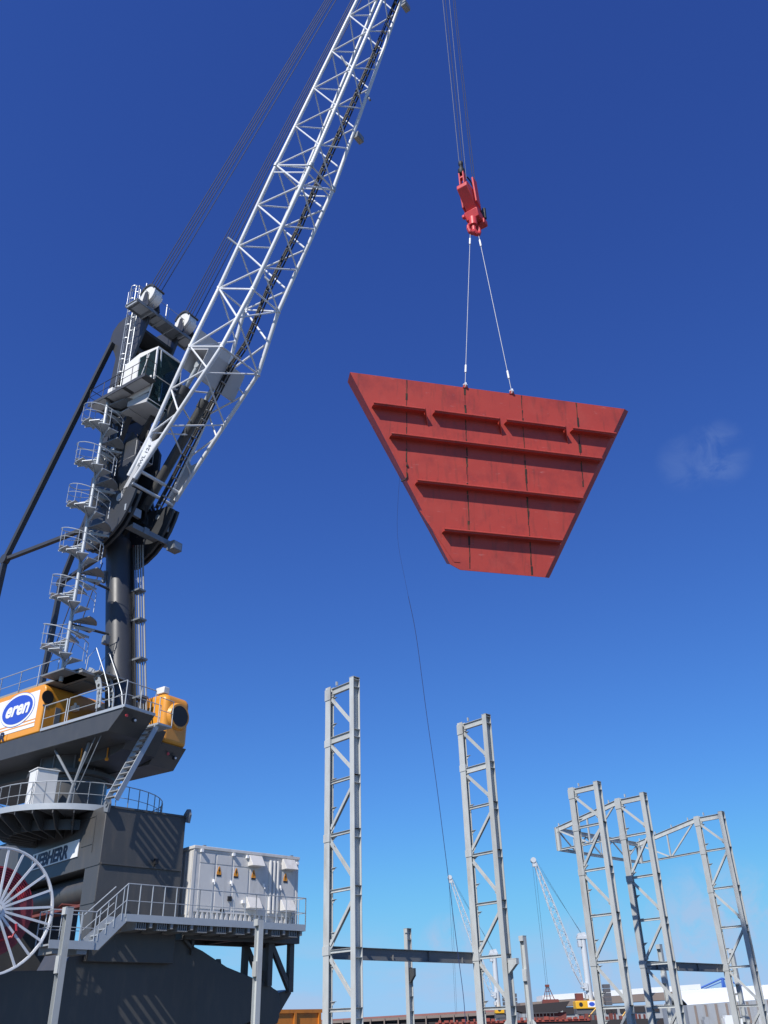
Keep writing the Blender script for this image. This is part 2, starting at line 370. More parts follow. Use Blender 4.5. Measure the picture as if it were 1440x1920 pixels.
mb = G_(); mb.tube((19.0, 38.9, 7.35), (19.0, 47.6, 7.35), 0.62, 24); P('axle_tube', mb, 'chassis', ch)
mb = G_(); mb.box((18.6, 39.0, 6.62), (19.4, 47.5, 6.74)); mb.path([(18.7, 39.0, 6.9), (18.8, 40.5, 6.72), (18.6, 42, 6.92), (18.9, 44, 6.75), (18.7, 47, 6.9)], .06, 8); P('hose_tray', mb, 'rust', ch)
mb = G_(); mb.box((20.5, 37.35, 8.2), (20.66, 37.52, 8.42)); mb.bar((20.58, 37.6, 8.1), (20.58, 37.43, 8.3), .05, .05); P('work_lamp', mb, 'black', ch)
mb = G_(); mb.box((17.95, 39.8, 8.6), (17.985, 44.75, 9.34)); sg = P('name_sign', mb, 'signwhite')
mb = G_(); mb.text('LIEBHERR', (17.945, 44.60, 8.685), (0, -1, 0), (0, 0, 1), 0.80, 0.02, bold=0.032, shear=0.12, sx=1.10); P('lettering', mb, 'navy', sg)
# outrigger beam
mb = G_()
mb.prism([(u_, 38.0, z_) for u_, z_ in ((5, 3.6), (17.2, 4.0), (17.6, 4.85), (22.5, 5.27), (23.66, 4.87), (25.0, 4.25), (27.0, 3.68), (27.35, 3.62), (27.62, 3.42), (27.9, 3.3), (28.02, 3.0), (28.03, 2.25), (27.95, 2.0), (27.7, 1.9), (27.3, 1.95), (26.4, 2.08), (24.5, 1.35), (21, .7), (5, .5))], (0, 2.6, 0))
ob = P('outrigger_beam', mb, 'chassis', bevel=0.02)
for uu, zz, hh in ((24.72, 4.33, .26), (27.2, 3.6, .55)):
    mb = G_(); mb.prism([(uu - .35 * hh - .1, 38.3, zz - .05), (uu + .5 * hh + .1, 38.3, zz - .2), (uu + .12, 38.3, zz + hh), (uu - .06, 38.3, zz + hh)], (0, .12, 0)); P('lug', mb, 'chassis', ob)
mb = G_(); mb.prism([(27.8, 38.1, 3.2), (28.75, 38.1, 3.38), (28.75, 38.1, 3.2), (28.03, 38.1, 2.3)], (0, 1.9, 0)); P('end_bracket', mb, 'chassis', ob)
mb = G_(); mb.box((26.9, 38.1, .0), (27.9, 40.4, .25)); mb.tube((27.4, 39.3, .25), (27.4, 39.3, 2.0), .3, 16); P('outrigger_foot', mb, 'chassis')
for uu in (8.5, 11.5, 20.5, 23.5):
    mb = G_(); mb.tube((uu, 41, .75), (uu, 42.2, .75), .75, 24); P('tyre', mb, 'black')
# maintenance platform with stair (front of the undercarriage)
mb = G_()
mb.box((18.8, 36.2, 5.80), (28.05, 37.45, 5.86)); mb.box((18.8, 36.17, 5.70), (28.05, 36.2, 5.98)); mb.box((28.02, 36.2, 5.70), (28.05, 40.0, 5.98)); mb.box((28.05, 37.45, 5.80), (28.05 - .8, 40.0, 5.85))
mb.box((15.7, 36.2, 4.72), (17.55, 37.45, 4.78)); mb.box((15.7, 36.17, 4.62), (17.55, 36.2, 4.92))
pf = P('service_platform', mb, 'galv')
uu = 19.3
while uu < 28:
    mb = G_(); mb.box((uu, 36.25, 5.42), (uu + .48, 37.55, 5.47))
    for k in range(5): mb.box((uu + .02 + k * .1, 36.25, 5.42), (uu + .05 + k * .1, 37.5, 5.80))
    P('floor_bracket', mb, 'galvdark', pf)
    mb = G_(); mb.box((uu + .62, 36.22, 5.5), (uu + .74, 37.55, 5.80)); P('floor_bearer', mb, 'galvdark', pf); uu += .98
for u0 in (15.9, 16.9): mb = G_(); mb.box((u0, 36.25, 4.45), (u0 + .4, 37.5, 4.72)); P('floor_bracket', mb, 'galvdark', pf)
mb = G_(); railing(mb, [(18.75, 36.2, 5.86), (22.2, 36.2, 5.86), (25.2, 36.2, 5.86), (28.05, 36.2, 5.86), (28.05, 37.3, 5.86)], 1.27, .024, .55, (.62,))
P('railing', mb, 'galv', pf)
mb = G_(); railing(mb, [(15.7, 37.4, 4.78), (15.7, 36.2, 4.78), (17.5, 36.2, 4.78)], 1.2, .024, .6, (.6,)); railing(mb, [(15.7, 37.4, 4.78), (17.5, 37.4, 4.78)], 1.2, .02, .9, (.6,))
mb.tube((17.5, 36.2, 5.98), (18.75, 36.2, 7.13), .024, 6); mb.tube((17.5, 36.2, 5.4), (18.75, 36.2, 6.5), .018, 6)
mb.tube((17.5, 37.3, 5.98), (18.75, 37.3, 7.13), .024, 6); mb.tube((17.5, 37.3, 5.4), (18.75, 37.3, 6.5), .018, 6)
for k in range(4):
    t_ = (k + .5) / 4; mb.tube((17.5 + 1.25 * t_, 36.2, 4.8 + 1.06 * t_), (17.5 + 1.25 * t_, 36.2, 5.98 + 1.15 * t_), .02, 6)
P('railing', mb, 'galv', pf)
mb = G_()
for vv in (36.2, 37.35): mb.prism([(17.4, vv, 4.62), (17.75, vv, 4.62), (18.85, vv, 5.7), (18.85, vv, 5.98), (18.55, vv, 5.98), (17.4, vv, 4.9)], (0, .05, 0))
for k in range(4): mb.box((17.62 + k * .29, 36.25, 4.95 + k * .24), (17.92 + k * .29, 37.35, 4.99 + k * .24))
P('stair_flight', mb, 'galv', pf)
# frame under the electrical room
mb = G_()
mb.box((22.5, 37.62, 5.72), (28.72, 40.15, 5.98)); mb.box((22.4, 37.5, 5.28), (28.72, 37.75, 5.74)); mb.box((22.4, 39.9, 5.28), (28.72, 40.15, 5.74))
for uu in (22.5, 25, 27.2, 28.5): mb.box((uu, 37.7, 5.3), (uu + .2, 40.0, 5.7))
for vv in (37.9, 39.9):
    mb.bar((27.25, vv, 5.35), (27.25, vv, 3.5), .26, .26); mb.bar((28.5, vv, 5.35), (28.5, vv, 3.25), .26, .26); mb.bar((27.3, vv, 5.3), (28.45, vv, 3.4), .22, .22)
    mb.bar((22.6, vv, 5.3), (23.1, vv, 4.9), .12, .12); mb.bar((23.05, vv, 5.3), (23.05, vv, 4.7), .12, .12)
P('equipment_frame', mb, 'chassis')
# cable reel (parallel to the long side)
RV = 36.75; rc = onV(-9, 1706, RV); RR = 2.26; AX = (0, 1, 0)
mb = G_(); mb.ring(rc, AX, RR, RR - .085, .12, 56); mb.ring(rc + Vector((0, .03, 0)), AX, RR - .01, RR - .05, .2, 56)
reel = P('cable_reel', mb, 'white')
hub = rc + Vector((0, -.12, 0))
for k in range(22):
    a = 2 * math.pi * (k + .35) / 22; mb = G_()
    mb.bar(hub + Vector((.22 * math.cos(a), 0, .22 * math.sin(a))), rc + Vector(((RR - .05) * math.cos(a), -.02, (RR - .05) * math.sin(a))), .085, .05, up=AX)
    P('spoke', mb, 'white', reel)
mb = G_(); mb.disc(hub, AX, .19, .14, 24); mb.disc(hub + Vector((0, -.1, 0)), AX, .1, .12, 16); P('hub', mb, 'cream', reel)
DV = lambda d: rc + Vector((0, d, 0))
mb = G_(); mb.disc(DV(.42), AX, 1.62, .06, 48); mb.disc(DV(.95), AX, 1.62, .06, 48); mb.disc(DV(.65), AX, .95, .55, 32)
P('drum', mb, 'drum', reel)
mb = G_(); mb.disc(DV(.34), AX, .82, .08, 32); mb.disc(DV(.2), AX, .5, .3, 24); P('gearbox', mb, 'midgrey', reel)
mb = G_()
for k in range(8): mb.ring(DV(.37), AX, 1.58 - .085 * k, 1.54 - .085 * k, .06, 40, R(250), R(335))
mb.path([rc + Vector(p) for p in ((.85, -.1, -.45), (.9, -.12, -.7), (.75, -.1, -.9), (.45, .1, -1.0), (.1, .35, -.98))], .05, 8)
P('hose', mb, 'hosered', reel)
mb = G_(); mb.box((rc.x - .5, 37.6, rc.z - 1.2), (rc.x + .5, 38.4, rc.z + .6)); mb.tube(DV(.2), DV(1.4), .22, 16); P('bracket', mb, 'chassis', reel)
# ---- slewing pedestal and its round walkway (superstructure frame, centred on the axis)
mb = S2()
mb.lathe((0, 0, 0), [(1.72, 10.4), (1.72, 12.35), (1.8, 12.4), (1.8, 12.48)], 48); P('pedestal', mb, 'dark')
mb = S2(); mb.lathe((0, 0, 0), [(2.02, 12.5), (2.1, 12.52), (2.1, 12.7), (1.95, 12.74), (1.6, 12.74), (1.6, 13.7)], 48); P('slewing_ring', mb, 'dark')
for k in range(10):
    mb = S2(); a = 2 * math.pi * k / 10; mb.box((1.61 * math.cos(a) - .03, 1.61 * math.sin(a) - .03, 12.76), (1.61 * math.cos(a) + .03, 1.61 * math.sin(a) + .03, 13.6)); P('rib', mb, 'midgrey')
RW = 4.05; WC = Vector((18.95, 42.8, 0)); SW = lambda: MB(MG @ Matrix.Translation(WC))
mb = SW(); mb.ring((0, 0, 10.58), (0, 0, 1), RW, 1.7, .05, 56); mb.ring((0, 0, 10.56), (0, 0, 1), RW + .03, RW - .03, .26, 56)
wk = P('round_walkway', mb, 'galv')
mb = SW()
for k in range(28):
    a = 2 * math.pi * k / 28; c_, s_ = math.cos(a), math.sin(a); tx, ty = -s_ * .05, c_ * .05
    mb.prism([(1.75 * c_, 1.75 * s_, 10.5), (RW * c_, RW * s_, 10.5), (RW * c_, RW * s_, 10.28), (3.2 * c_, 3.2 * s_, 9.75), (1.75 * c_, 1.75 * s_, 9.6)], (tx, ty, 0))
    mb.ring((3.0 * c_, 3.0 * s_, 10.15), (-s_, c_, 0), .16, .12, .14, 12)
mb.ring((0, 0, 10.0), (0, 0, 1), 2.9, 2.8, .45, 48)
P('bracket', mb, 'chassis', wk)
mb = SW(); railing(mb, [(RW * math.cos(2 * math.pi * k / 40), RW * math.sin(2 * math.pi * k / 40), 10.6) for k in range(41)], 1.05, .022, 1.5, (.52,)); P('railing', mb, 'galv', wk)
q = onV(60, 1526, 40.6)
mb = G_(); mb.box((15.75, 40.35, 10.6), (16.75, 41.2, 12.25)); mb.box((15.7, 40.3, 12.25), (16.8, 41.25, 12.31)); cb = P('switch_cabinet', mb, 'cream', bevel=.02)
mb = G_(); mb.box((15.735, 40.5, 11.1), (15.75, 40.6, 11.25)); mb.box((15.738, 40.39, 10.7), (15.75, 40.4, 12.15)); P('door_lock', mb, 'midgrey', cb)
# ---- rotating deck
DZ = 14.35
mb = S2(); mb.prism([(-9.5, -2.6, DZ), (-9.5, -2.6, 13.45), (5.6, -2.6, 13.45), (6.1, -2.6, 13.9), (6.55, -2.6, DZ)], (0, 1.75, 0))
mb.prism([(-9.5, -.85, DZ), (-9.5, -.85, 12.95), (3.4, -.85, 12.95), (4.6, -.85, 13.2), (5.2, -.85, DZ)], (0, 2.0, 0))
mb.prism([(-9.5, 1.15, DZ), (-9.5, 1.15, 13.2), (.3, 1.15, 13.2), (.55, 1.15, DZ)], (0, 2.0, 0))
dk = P('slewing_deck', mb, 'dark', bevel=.02)
mb = S2(); mb.box((.6, -2.66, DZ), (6.58, -2.6, DZ + .13)); mb.box((6.55, -2.66, DZ), (6.6, -.85, DZ + .13)); P('kick_plate', mb, 'galv', dk)
mb = S2(); railing(mb, [(.65, -2.62, DZ), (2.35, -2.62, DZ)], 1.25, .03, 1.7, (.6,)); railing(mb, [(2.5, -2.62, DZ), (4.6, -2.62, DZ), (6.55, -2.62, DZ)], 1.25, .026, 1.95, (.6,))
railing(mb, [(6.55, -2.62, DZ), (6.55, -.9, DZ)], 1.2, .024, 1.0, (.6,)); P('railing', mb, 'galv', dk)
for x_, y_, z_ in ((6.45, -1.9, 13.95), (4.7, 2.3, 13.4)):
    mb = S2(); mb.tube((x_ - .1, y_, z_), (x_ + .02, y_, z_), .10, 12); l_ = P('marker_lamp', mb, 'black', dk)
    mb = S2(); mb.disc((x_ + .03, y_ + .02, z_ - .02), (1, -.3, -.3), .055, .05, 12); P('lens', mb, 'signwhite', l_) if False else P('lens', mb, 'signwhite', dk)
    mb = S2(); mb.disc((x_ - .01, y_ - .45, z_ + .1), (1, 0, 0), .07, .05, 12); P('red_reflector', mb, 'red', dk)
for b_, n_ in ((2.6, -1.6), (3.6, -.9)):
    mb = S2(); mb.tube((b_, n_, 12.92), (b_, n_, 13.4), .03, 8); mb.lathe((b_, n_, 12.8), [(.06, 0), (.09, .04), (.08, .12), (.03, .15)], 14); P('beacon', mb, 'warn', dk)
mb = S2()
mb.tube((1.4, -2.2, 13.4), (3.2, -2.2, 11.5), .06, 8); mb.tube((3.6, -2.0, 13.4), (3.2, -2.2, 11.5), .07, 8); mb.tube((3.2, -2.2, 11.6), (3.1, -2.3, 10.6), .09, 8)
mb.tube((4.4, -2.3, 13.5), (3.3, -2.3, 11.4), .025, 6); mb.tube((4.8, -2.3, 13.5), (3.6, -2.3, 11.2), .025, 6)
P('stay_frame', mb, 'midgrey', dk)
# boarding ladder between walkway and deck
l0, l1 = onSB(210, 1500, 5.9), onSB(287, 1362, 5.9)
mb = S2()
for db in (-.36, .28):
    a, b2 = l0 + Vector((db, 0, 0)), l1 + Vector((db, 0, 0)); mb.bar(a, b2, .05, .24, up=(0, 0, 1))
bl = P('boarding_ladder', mb, 'galv')
for k in range(13):
    t_ = (k + .5) / 13; c = l0.lerp(l1, t_); mb = S2(); mb.box((c.x - .36, c.y - .12, c.z - .02), (c.x + .28, c.y + .12, c.z + .02)); P('rung', mb, 'galvdark', bl)
mb = S2(); mb.box((l1.x - .5, l1.y - .1, l1.z), (l1.x + .45, l1.y + .75, l1.z + .09)); railing(mb, [(l1.x + .42, l1.y - .1, l1.z + .09), (l1.x + .42, l1.y + .75, l1.z + .09)], 1.2, .022, .8, (.6,)); railing(mb, [(l1.x - .45, l1.y + .1, l1.z + .09), (l1.x - .45, l1.y + .75, l1.z + .09)], 1.2, .022, .8, (.6,)); P('landing', mb, 'galv', bl)
# ---- orange housings
def rounded(x0_, x1_, z0_, z1_, r, n=6, which='tr'):
    pts = [(x0_, z0_), (x1_, z0_)]
    if 'b' in which:
        pts = [(x0_, z0_)] + [(x1_ - r + r * math.sin(math.pi / 2 * k / n), z0_ + r - r * math.cos(math.pi / 2 * k / n)) for k in range(n + 1)]
    pts += [(x1_ - r + r * math.cos(math.pi / 2 * k / n), z1_ - r + r * math.sin(math.pi / 2 * k / n)) for k in range(n + 1)]
    return pts + [(x0_, z1_)]
NX = -2.62
mb = S2(); mb.prism([(x, NX, z) for x, z in rounded(-9.3, .45, DZ + .02, 16.82, .35)], (0, 4.3, 0)); hs = P('machinery_housing', mb, 'orange', bevel=.06)
mb = S2(); mb.box((-9.2, NX - .02, 14.72), (.02, NX, 16.55)); pn = P('logo_panel', mb, 'signwhite', hs)
oc = onS(33, 1331, NX - .03)
def oval(mb, c, rx, rz, y0_, t, n=40): mb.prism([(c.x + rx * math.cos(2 * math.pi * k / n), y0_, c.z + rz * math.sin(2 * math.pi * k / n)) for k in range(n)], (0, t, 0))
mb = S2(); oval(mb, oc, 1.36, .86, NX - .032, .012); P('oval_rim', mb, 'blue', hs)
mb = S2(); oval(mb, oc, 1.335, .835, NX - .040, .012); P('oval_ring', mb, 'signwhite', hs)
mb = S2(); oval(mb, oc, 1.22, .72, NX - .050, .014); P('oval_badge', mb, 'blue', hs)
mb = S2(); mb.text('eren', (oc.x, NX - .058, oc.z - .27), (1, 0, 0), (0, 0, 1), 1.02, .016, bold=.035, shear=.25, sx=1.0, align='CENTER'); P('lettering', mb, 'signwhite', hs)
mb = S2()
for z_ in (14.90, 15.06): mb.box((-9.2, NX - .028, z_), (.02, NX - .018, z_ + .06))
P('stripe', mb, 'orange', hs)
rr = onS(8, 1379, NX - .03)
mb = S2(); mb.text('LIEBHERR', (rr.x + .02, NX - .034, 14.42), (1, 0, 0), (0, 0, 1), .62, .016, bold=.025, shear=.1, sx=1.15, align='RIGHT'); P('lettering', mb, 'navy', hs)
for x_ in (-6.9, -4.5, -2.1):
    mb = S2(); mb.box((x_, NX - .012, 14.4), (x_ + .03, NX, 16.6)); P('panel_joint', mb, 'orange2', hs)
for k in range(6):
    mb = S2(); mb.box((.45, -.2, 14.75 + k * .12), (.485, .75, 14.80 + k * .12)); P('louvre', mb, 'orange', hs)
mb = S2(); mb.box((.45, -1.15, 14.45), (.475, -.35, 16.3)); P('door', mb, 'orange', hs, bevel=.01)
fo = onSB(90, 1307, .47)
mb = S2(); mb.disc((.46, fo.y, fo.z), (1, 0, 0), .33, .03, 28); P('fan_opening', mb, 'black', hs)
mb = S2(); mb.box((.45, fo.y + .55, 14.9), (.47, fo.y + .85, 15.75)); mb.box((.45, fo.y - .2, 15.62), (.47, fo.y + .1, 15.72)); P('notice_plate', mb, 'midgrey', hs)
mb = S2(); mb.box((.5, fo.y + 1.35, 15.75), (.9, fo.y + 1.6, 16.0)); mb.tube((.46, fo.y + 1.7, 15.95), (.85, fo.y + 1.35, 16.05), .07, 8); P('camera_lamp', mb, 'cream', hs)
mb = S2(); mb.prism([(x, 1.2, z) for x, z in rounded(.6, 4.9, 13.9, 16.45, .45)], (0, 1.65, 0)); h2 = P('machinery_housing', mb, 'orange', bevel=.26); h2.modifiers[0].segments = 5
mb = S2(); mb.prism([(4.88, 1.22, 13.9), (4.1, 1.22, 12.95), (.6, 1.22, 12.95), (.6, 1.22, 13.9)], (0, 1.6, 0)); P('belly', mb, 'dark', h2)
f2 = Vector((4.95, 2.05, 15.35))
mb = S2(); mb.disc(f2, (1, 0, 0), .72, .22, 32, .62); P('fan_cowl', mb, 'orange', h2)
mb = S2(); mb.disc(f2 + Vector((.11, 0, 0)), (1, 0, 0), .52, .03, 32); P('fan_opening', mb, 'black', h2)
mb = S2(); mb.box((4.0, 1.25, 16.46), (4.6, 1.62, 16.8)); P('air_unit', mb, 'cream', h2, bevel=.03)
# roof equipment on the near housing
mb = S2(); mb.box((-4.2, -2.55, 16.84), (3.0, -1.7, 16.95)); mb.box((-.7, -1.9, 16.95), (3.4, -.3, 17.02)); rw = P('roof_walkway', mb, 'galvdark')
mb = S2(); railing(mb, [(-9.0, -2.6, 16.84), (-6.2, -2.6, 16.84), (-3.55, -2.6, 16.84), (-1.9, -2.6, 16.84), (1.1, -2.6, 16.84)], 1.1, .024, 1.7, (.5,)); P('railing', mb, 'galv', rw)
mb = S2(); mb.box((-1.2, -1.6, 16.84), (.6, -.8, 17.5)); mb.prism([(.6, -1.6, 16.84), (1.9, -1.6, 16.84), (1.9, -1.6, 17.15), (.6, -1.6, 17.4)], (0, .9, 0)); P('vent_box', mb, 'midgrey', rw, bevel=.03)
mb = S2(); mb.prism([(-9.5, .2, 16.5), (-2.6, .2, 16.5), (-2.6, .2, 17.6), (-9.5, .2, 18.2)], (0, 2.4, 0)); P('exhaust_house', mb, 'tower', bevel=.03)
mb = S2(); mb.box((.8, .2, 15.6), (2.4, 1.6, 16.3)); P('winch_cover', mb, 'boomgrey')
# curved ladder up to the roof walkway
arc = [onS(183, 1327, -1.7), onS(185, 1308, -1.7), onS(186, 1292, -1.7), onS(184, 1278, -1.7), onS(179, 1266, -1.7), onS(171, 1259, -1.7), onS(165, 1257, -1.7)]
cl_ = None
for dn in (0, .75):
    mb = S2(); k = len(arc)
    outer, inner = [], []
    for i, p in enumerate(arc):
        d = (arc[min(i + 1, k - 1)] - arc[max(i - 1, 0)]).normalized(); nrm = Vector((d.z, 0, -d.x))
        outer.append(p + nrm * .17 + Vector((0, dn, 0))); inner.append(p - nrm * .17 + Vector((0, dn, 0)))
    for i in range(k - 1): mb.prism([outer[i], outer[i + 1], inner[i + 1], inner[i]], (0, .05, 0))
    if cl_ is None: cl_ = P('curved_ladder', mb, 'galv')
    else: P('stringer', mb, 'galv', cl_)
    mb = S2()
    for i in (0, 1, 2, 3, 4): c = (arc[i] + arc[i + 1]) / 2 + Vector((0, dn - .005, 0)); mb.disc(c, (0, 1, 0), .085, .02, 14)
    P('lightening_hole', mb, 'black', cl_)
for i in range(7):
    p = arc[0].lerp(arc[-1], 0); t_ = i / 6 * (len(arc) - 1); j = min(int(t_), len(arc) - 2); p = arc[j].lerp(arc[j + 1], t_ - j)
    mb = S2(); mb.box((p.x - .1, p.y, p.z - .02), (p.x + .1, p.y + .75, p.z + .02)); P('rung', mb, 'galvdark', cl_)
mb = S2()
for dn in (0, .8):
    hp = [onS(x, y, -1.7) + Vector((0, dn, 0)) for x, y in ((158, 1272), (166, 1232), (181, 1215), (196, 1262), (204, 1292), (205, 1325))]
    mb.path(hp, .026, 6)
    for i in (3, 4): mb.tube(hp[i], hp[i] + Vector((-.55, 0, -.1)), .016, 5)
P('handrail', mb, 'galv', cl_)
# ---- tower
tb, tt = onS(223, 1262, 0), onS(222.5, 1075, 0); td = (tt - tb) / (tt.z - tb.z)
def tax(z): return tb + td * (z - tb.z)
mb = S2(); mb.tube(tax(14.3), tax(25.6), .68, 40); tw = P('tower', mb, 'tower')
mb = S2()
for off in (.80, .87): mb.bar(tax(14.4) + Vector((off - .16, .35, 0)), tax(25.2) + Vector((off - .16, .35, 0)), .06, .3)
P('pipe_rail', mb, 'tower', tw)
for k, (db, dn, r_) in enumerate(((.72, .42, .035), (.82, .50, .035), (.95, .55, .045), (1.07, .62, .035), (1.18, .70, .05))):
    mb = S2(); mb.tube(tax(14.4) + Vector((db, dn, 0)), tax(25.4) + Vector((db, dn, 0)), r_, 8); P('hydraulic_pipe', mb, 'rust' if k == 0 else 'galvdark' if k in (2, 4) else 'midgrey', tw)
for z_ in (16.2, 18.3, 20.6, 22.4):
    c = tax(z_); mb = S2(); mb.box((c.x + .6, c.y + .3, c.z - .07), (c.x + 1.28, c.y + .78, c.z + .03)); P('pipe_clamp', mb, 'midgrey', tw)
mb = S2(); c = tax(19.2); mb.box((c.x - .2, c.y - .95, c.z - .2), (c.x + .1, c.y - .6, c.z + .25)); c = tax(23.2); mb.box((c.x - .45, c.y - .78, c.z - .35), (c.x - .28, c.y - .62, c.z + .35)); P('junction_box', mb, 'midgrey', tw)
# head: side brackets, trunk
def bracket(n0, t):
    pts = [(3.9, 27.35), (3.75, 26.9), (3.45, 26.25), (3.0, 25.6), (2.4, 25.1), (1.7, 24.75), (1.0, 24.6), (.35, 24.7), (-.1, 25.1), (-.25, 26.0), (-.2, 28.0), (-.2, 29.6), (1.2, 29.6), (1.7, 28.4), (2.0, 27.9), (2.35, 27.8), (2.75, 27.75), (3.3, 27.75)]
    return S2().prism([(x, n0, z) for x, z in pts], (0, t, 0))
for n0, t in ((-1.62, .14), (-1.28, .14), (1.14, .14), (1.48, .14)): P('boom_bracket', bracket(n0, t), 'tower', tw)
for n0 in (-1.7, 1.1):
    mb = S2(); mb.tube((2.65, n0, 27.24), (2.65, n0 + .6, 27.24), .16, 16); mb.box((3.2, n0 + .05, 26.2), (3.32, n0 + .55, 26.6)); P('hinge_pin', mb, 'galv', tw)
mb = S2(); mb.prism([(-.2, -1.2, 25.0), (1.8, -1.2, 24.9), (1.9, -1.2, 27.3), (1.2, -1.2, 29.2), (.9, -1.2, 33.0), (.9, -1.2, 38.5), (-.5, -1.2, 38.5), (-.6, -1.2, 30)], (0, .18, 0))
mb.prism([(-.2, 1.02, 25.0), (1.8, 1.02, 24.9), (1.9, 1.02, 27.3), (1.2, 1.02, 29.2), (.9, 1.02, 33.0), (.9, 1.02, 38.5), (-.5, 1.02, 38.5), (-.6, 1.02, 30)], (0, .18, 0))
mb.box((-.35, -1.02, 25.2), (.55, 1.02, 38.4)); P('tower_head', mb, 'tower', tw, bevel=.02)
mb = S2()
for n0 in (-1.0, .62): mb.prism([(.4, n0, 32.8), (2.2, n0, 32.2), (2.75, n0, 31.3), (2.75, n0, 30.1), (2.4, n0, 29.0), (1.7, n0, 28.0), (.4, n0, 27.6)], (0, .16, 0))
P('ram_lug', mb, 'tower', tw)
# upper frame with the rope sheaves
def headplate(n0, t): return S2().prism([(x, n0, z) for x, z in ((-.55, 39.4), (-1.05, 40.2), (-1.2, 40.9), (-1.05, 41.5), (-.6, 41.95), (0, 42.1), (1.6, 42.0), (2.3, 41.4), (2.35, 40.6), (1.5, 38.4), (.9, 36.5), (-.45, 36.5), (-.3, 38.8))], (0, t, 0))
for n0 in (-1.32, 1.16): P('head_plate', headplate(n0, .16), 'tower', tw)
mb = S2(); mb.box((-.3, -1.2, 37.5), (.1, 1.2, 41.6)); mb.box((-.1, -1.2, 40.2), (1.8, 1.2, 40.4)); mb.tube((.8, -1.3, 39.4), (.8, 1.3, 39.4), .25, 14); P('cross_beam', mb, 'tower', tw)
mb = S2(); mb.disc((1.55, 1.36, 41.3), (0, 1, 0), .85, .1, 30); P('guard_disc', mb, 'dark', tw)
mb = S2(); mb.box((1.9, -2.75, 41.0), (2.9, 2.35, 41.06)); mb.box((1.86, -2.75, 40.86), (1.92, 2.35, 41.08)); mb.box((2.88, -2.75, 40.86), (2.94, 2.35, 41.08)); hp_ = P('head_walkway', mb, 'midgrey')
mb = S2()
for nn in (-2.7, -1.5, -.6, .3, 1.2, 2.2): mb.box((1.9, nn, 40.84), (2.9, nn + .08, 41.0))
for nn in (-2.4, -1.0, 1.5): mb.box((2.0, nn, 40.96), (2.8, nn + .75, 40.99))
P('floor_panel', mb, 'galv', hp_)  # paler colour stands in for ground bounce on the walkway underside
mb = S2(); railing(mb, [(1.92, -2.7, 41.06), (2.9, -2.7, 41.06), (2.9, 2.3, 41.06)], 1.1, .018, 1.25, ()); railing(mb, [(1.9, -.5, 41.06), (1.9, 1.0, 41.06)], 1.1, .02, 1.5, ()); P('railing', mb, 'galv', hp_)
for n0 in (-1.5, 1.5):
    mb = S2(); mb.disc((2.7, n0 - .02, 42.2), (0, 1, 0), .62, .62, 32); mb.disc((2.7, n0 - .36, 42.2), (0, 1, 0), .68, .05, 32); sh = P('rope_sheave', mb, 'cream', tw)
    mb = S2(); mb.ring((2.7, n0 - .02, 42.2), (0, 1, 0), .72, .6, .9, 32, R(200), R(340)); P('sheave_guard', mb, 'tower', tw)
    mb = S2(); mb.ring((2.7, n0 + .1, 42.2), (0, 1, 0), .70, .63, .5, 32, R(20), R(150)); P('guard_plate', mb, 'signwhite', tw)
    mb = S2(); mb.prism([(2.3, n0 - .5, 41.0), (3.1, n0 - .5, 41.0), (2.8, n0 - .5, 42.3), (2.6, n0 - .5, 42.3)], (0, .06, 0)); mb.prism([(2.3, n0 + .42, 41.0), (3.1, n0 + .42, 41.0), (2.8, n0 + .42, 42.3), (2.6, n0 + .42, 42.3)], (0, .06, 0)); P('bearing_stand', mb, 'tower', tw)
for k, pts in enumerate((((.2, -1.3, 38.5), (.5, -1.35, 36.0), (.4, -1.35, 33.0), (.9, -1.3, 29.5), (.7, -1.3, 27.5)), ((.6, -1.28, 37.6), (.7, -1.33, 34.5), (.2, -1.33, 31.5), (.3, -1.3, 28.0)), ((1.0, .2, 33.2), (1.6, .1, 31.5), (1.3, -.1, 29.6), (1.5, -.2, 27.4)), ((.9, -.5, 33.0), (1.4, -.6, 31.0), (1.2, -.5, 28.8), (1.9, -.6, 26.6)))):
    mb = S2(); mb.path(pts, .05, 6); P('hose', mb, 'black', tw)
for a_, b_ in (((.7, -1.38, 31.0), (1.1, -1.2, 31.6)), ((.2, -1.4, 29.4), (.7, -1.2, 30.0)), ((2.9, -.9, 26.3), (3.1, -.4, 26.8)), ((.3, -1.45, 34.0), (.7, -1.2, 34.8))):
    mb = S2(); mb.box(a_, b_); P('junction_box', mb, 'galv', tw)
mb = S2(); mb.tube((1.75, -1.35, 42.0), (1.75, -1.35, 44.1), .03, 6); mb.tube((2.4, .0, 41.1), (2.4, .0, 42.9), .035, 6); P('aerial', mb, 'signwhite', tw)
# caged ladder on the tower
la, lb = onS(249, 700, -1.9), None
LX = 1.80; LN_ = -1.95
mb = S2()
for dn in (-.17, .17): mb.tube((LX, LN_ + dn, 34.0), (LX, LN_ + dn, 43.2), .03, 6)
for k in range(26): mb.tube((LX, LN_ - .2, 34.2 + k * .3), (LX, LN_ + .2, 34.2 + k * .3), .009, 5)
cg = P('caged_ladder', mb, 'galv')
mb = S2()
for z_ in (43.3, 42.2, 41.1, 40.0, 38.9, 37.6, 37.2, 36.2, 35.1):
    mb.ring((LX - .28, LN_, z_), (0, 0, 1), .30, .275, .06, 20)
for a in (100, 140, 180, 220, 260): mb.bar((LX - .28 + .29 * math.cos(R(a)), LN_ + .29 * math.sin(R(a)), 35.0), (LX - .28 + .29 * math.cos(R(a)), LN_ + .29 * math.sin(R(a)), 43.3), .035, .02)
P('safety_cage', mb, 'galv', tw)
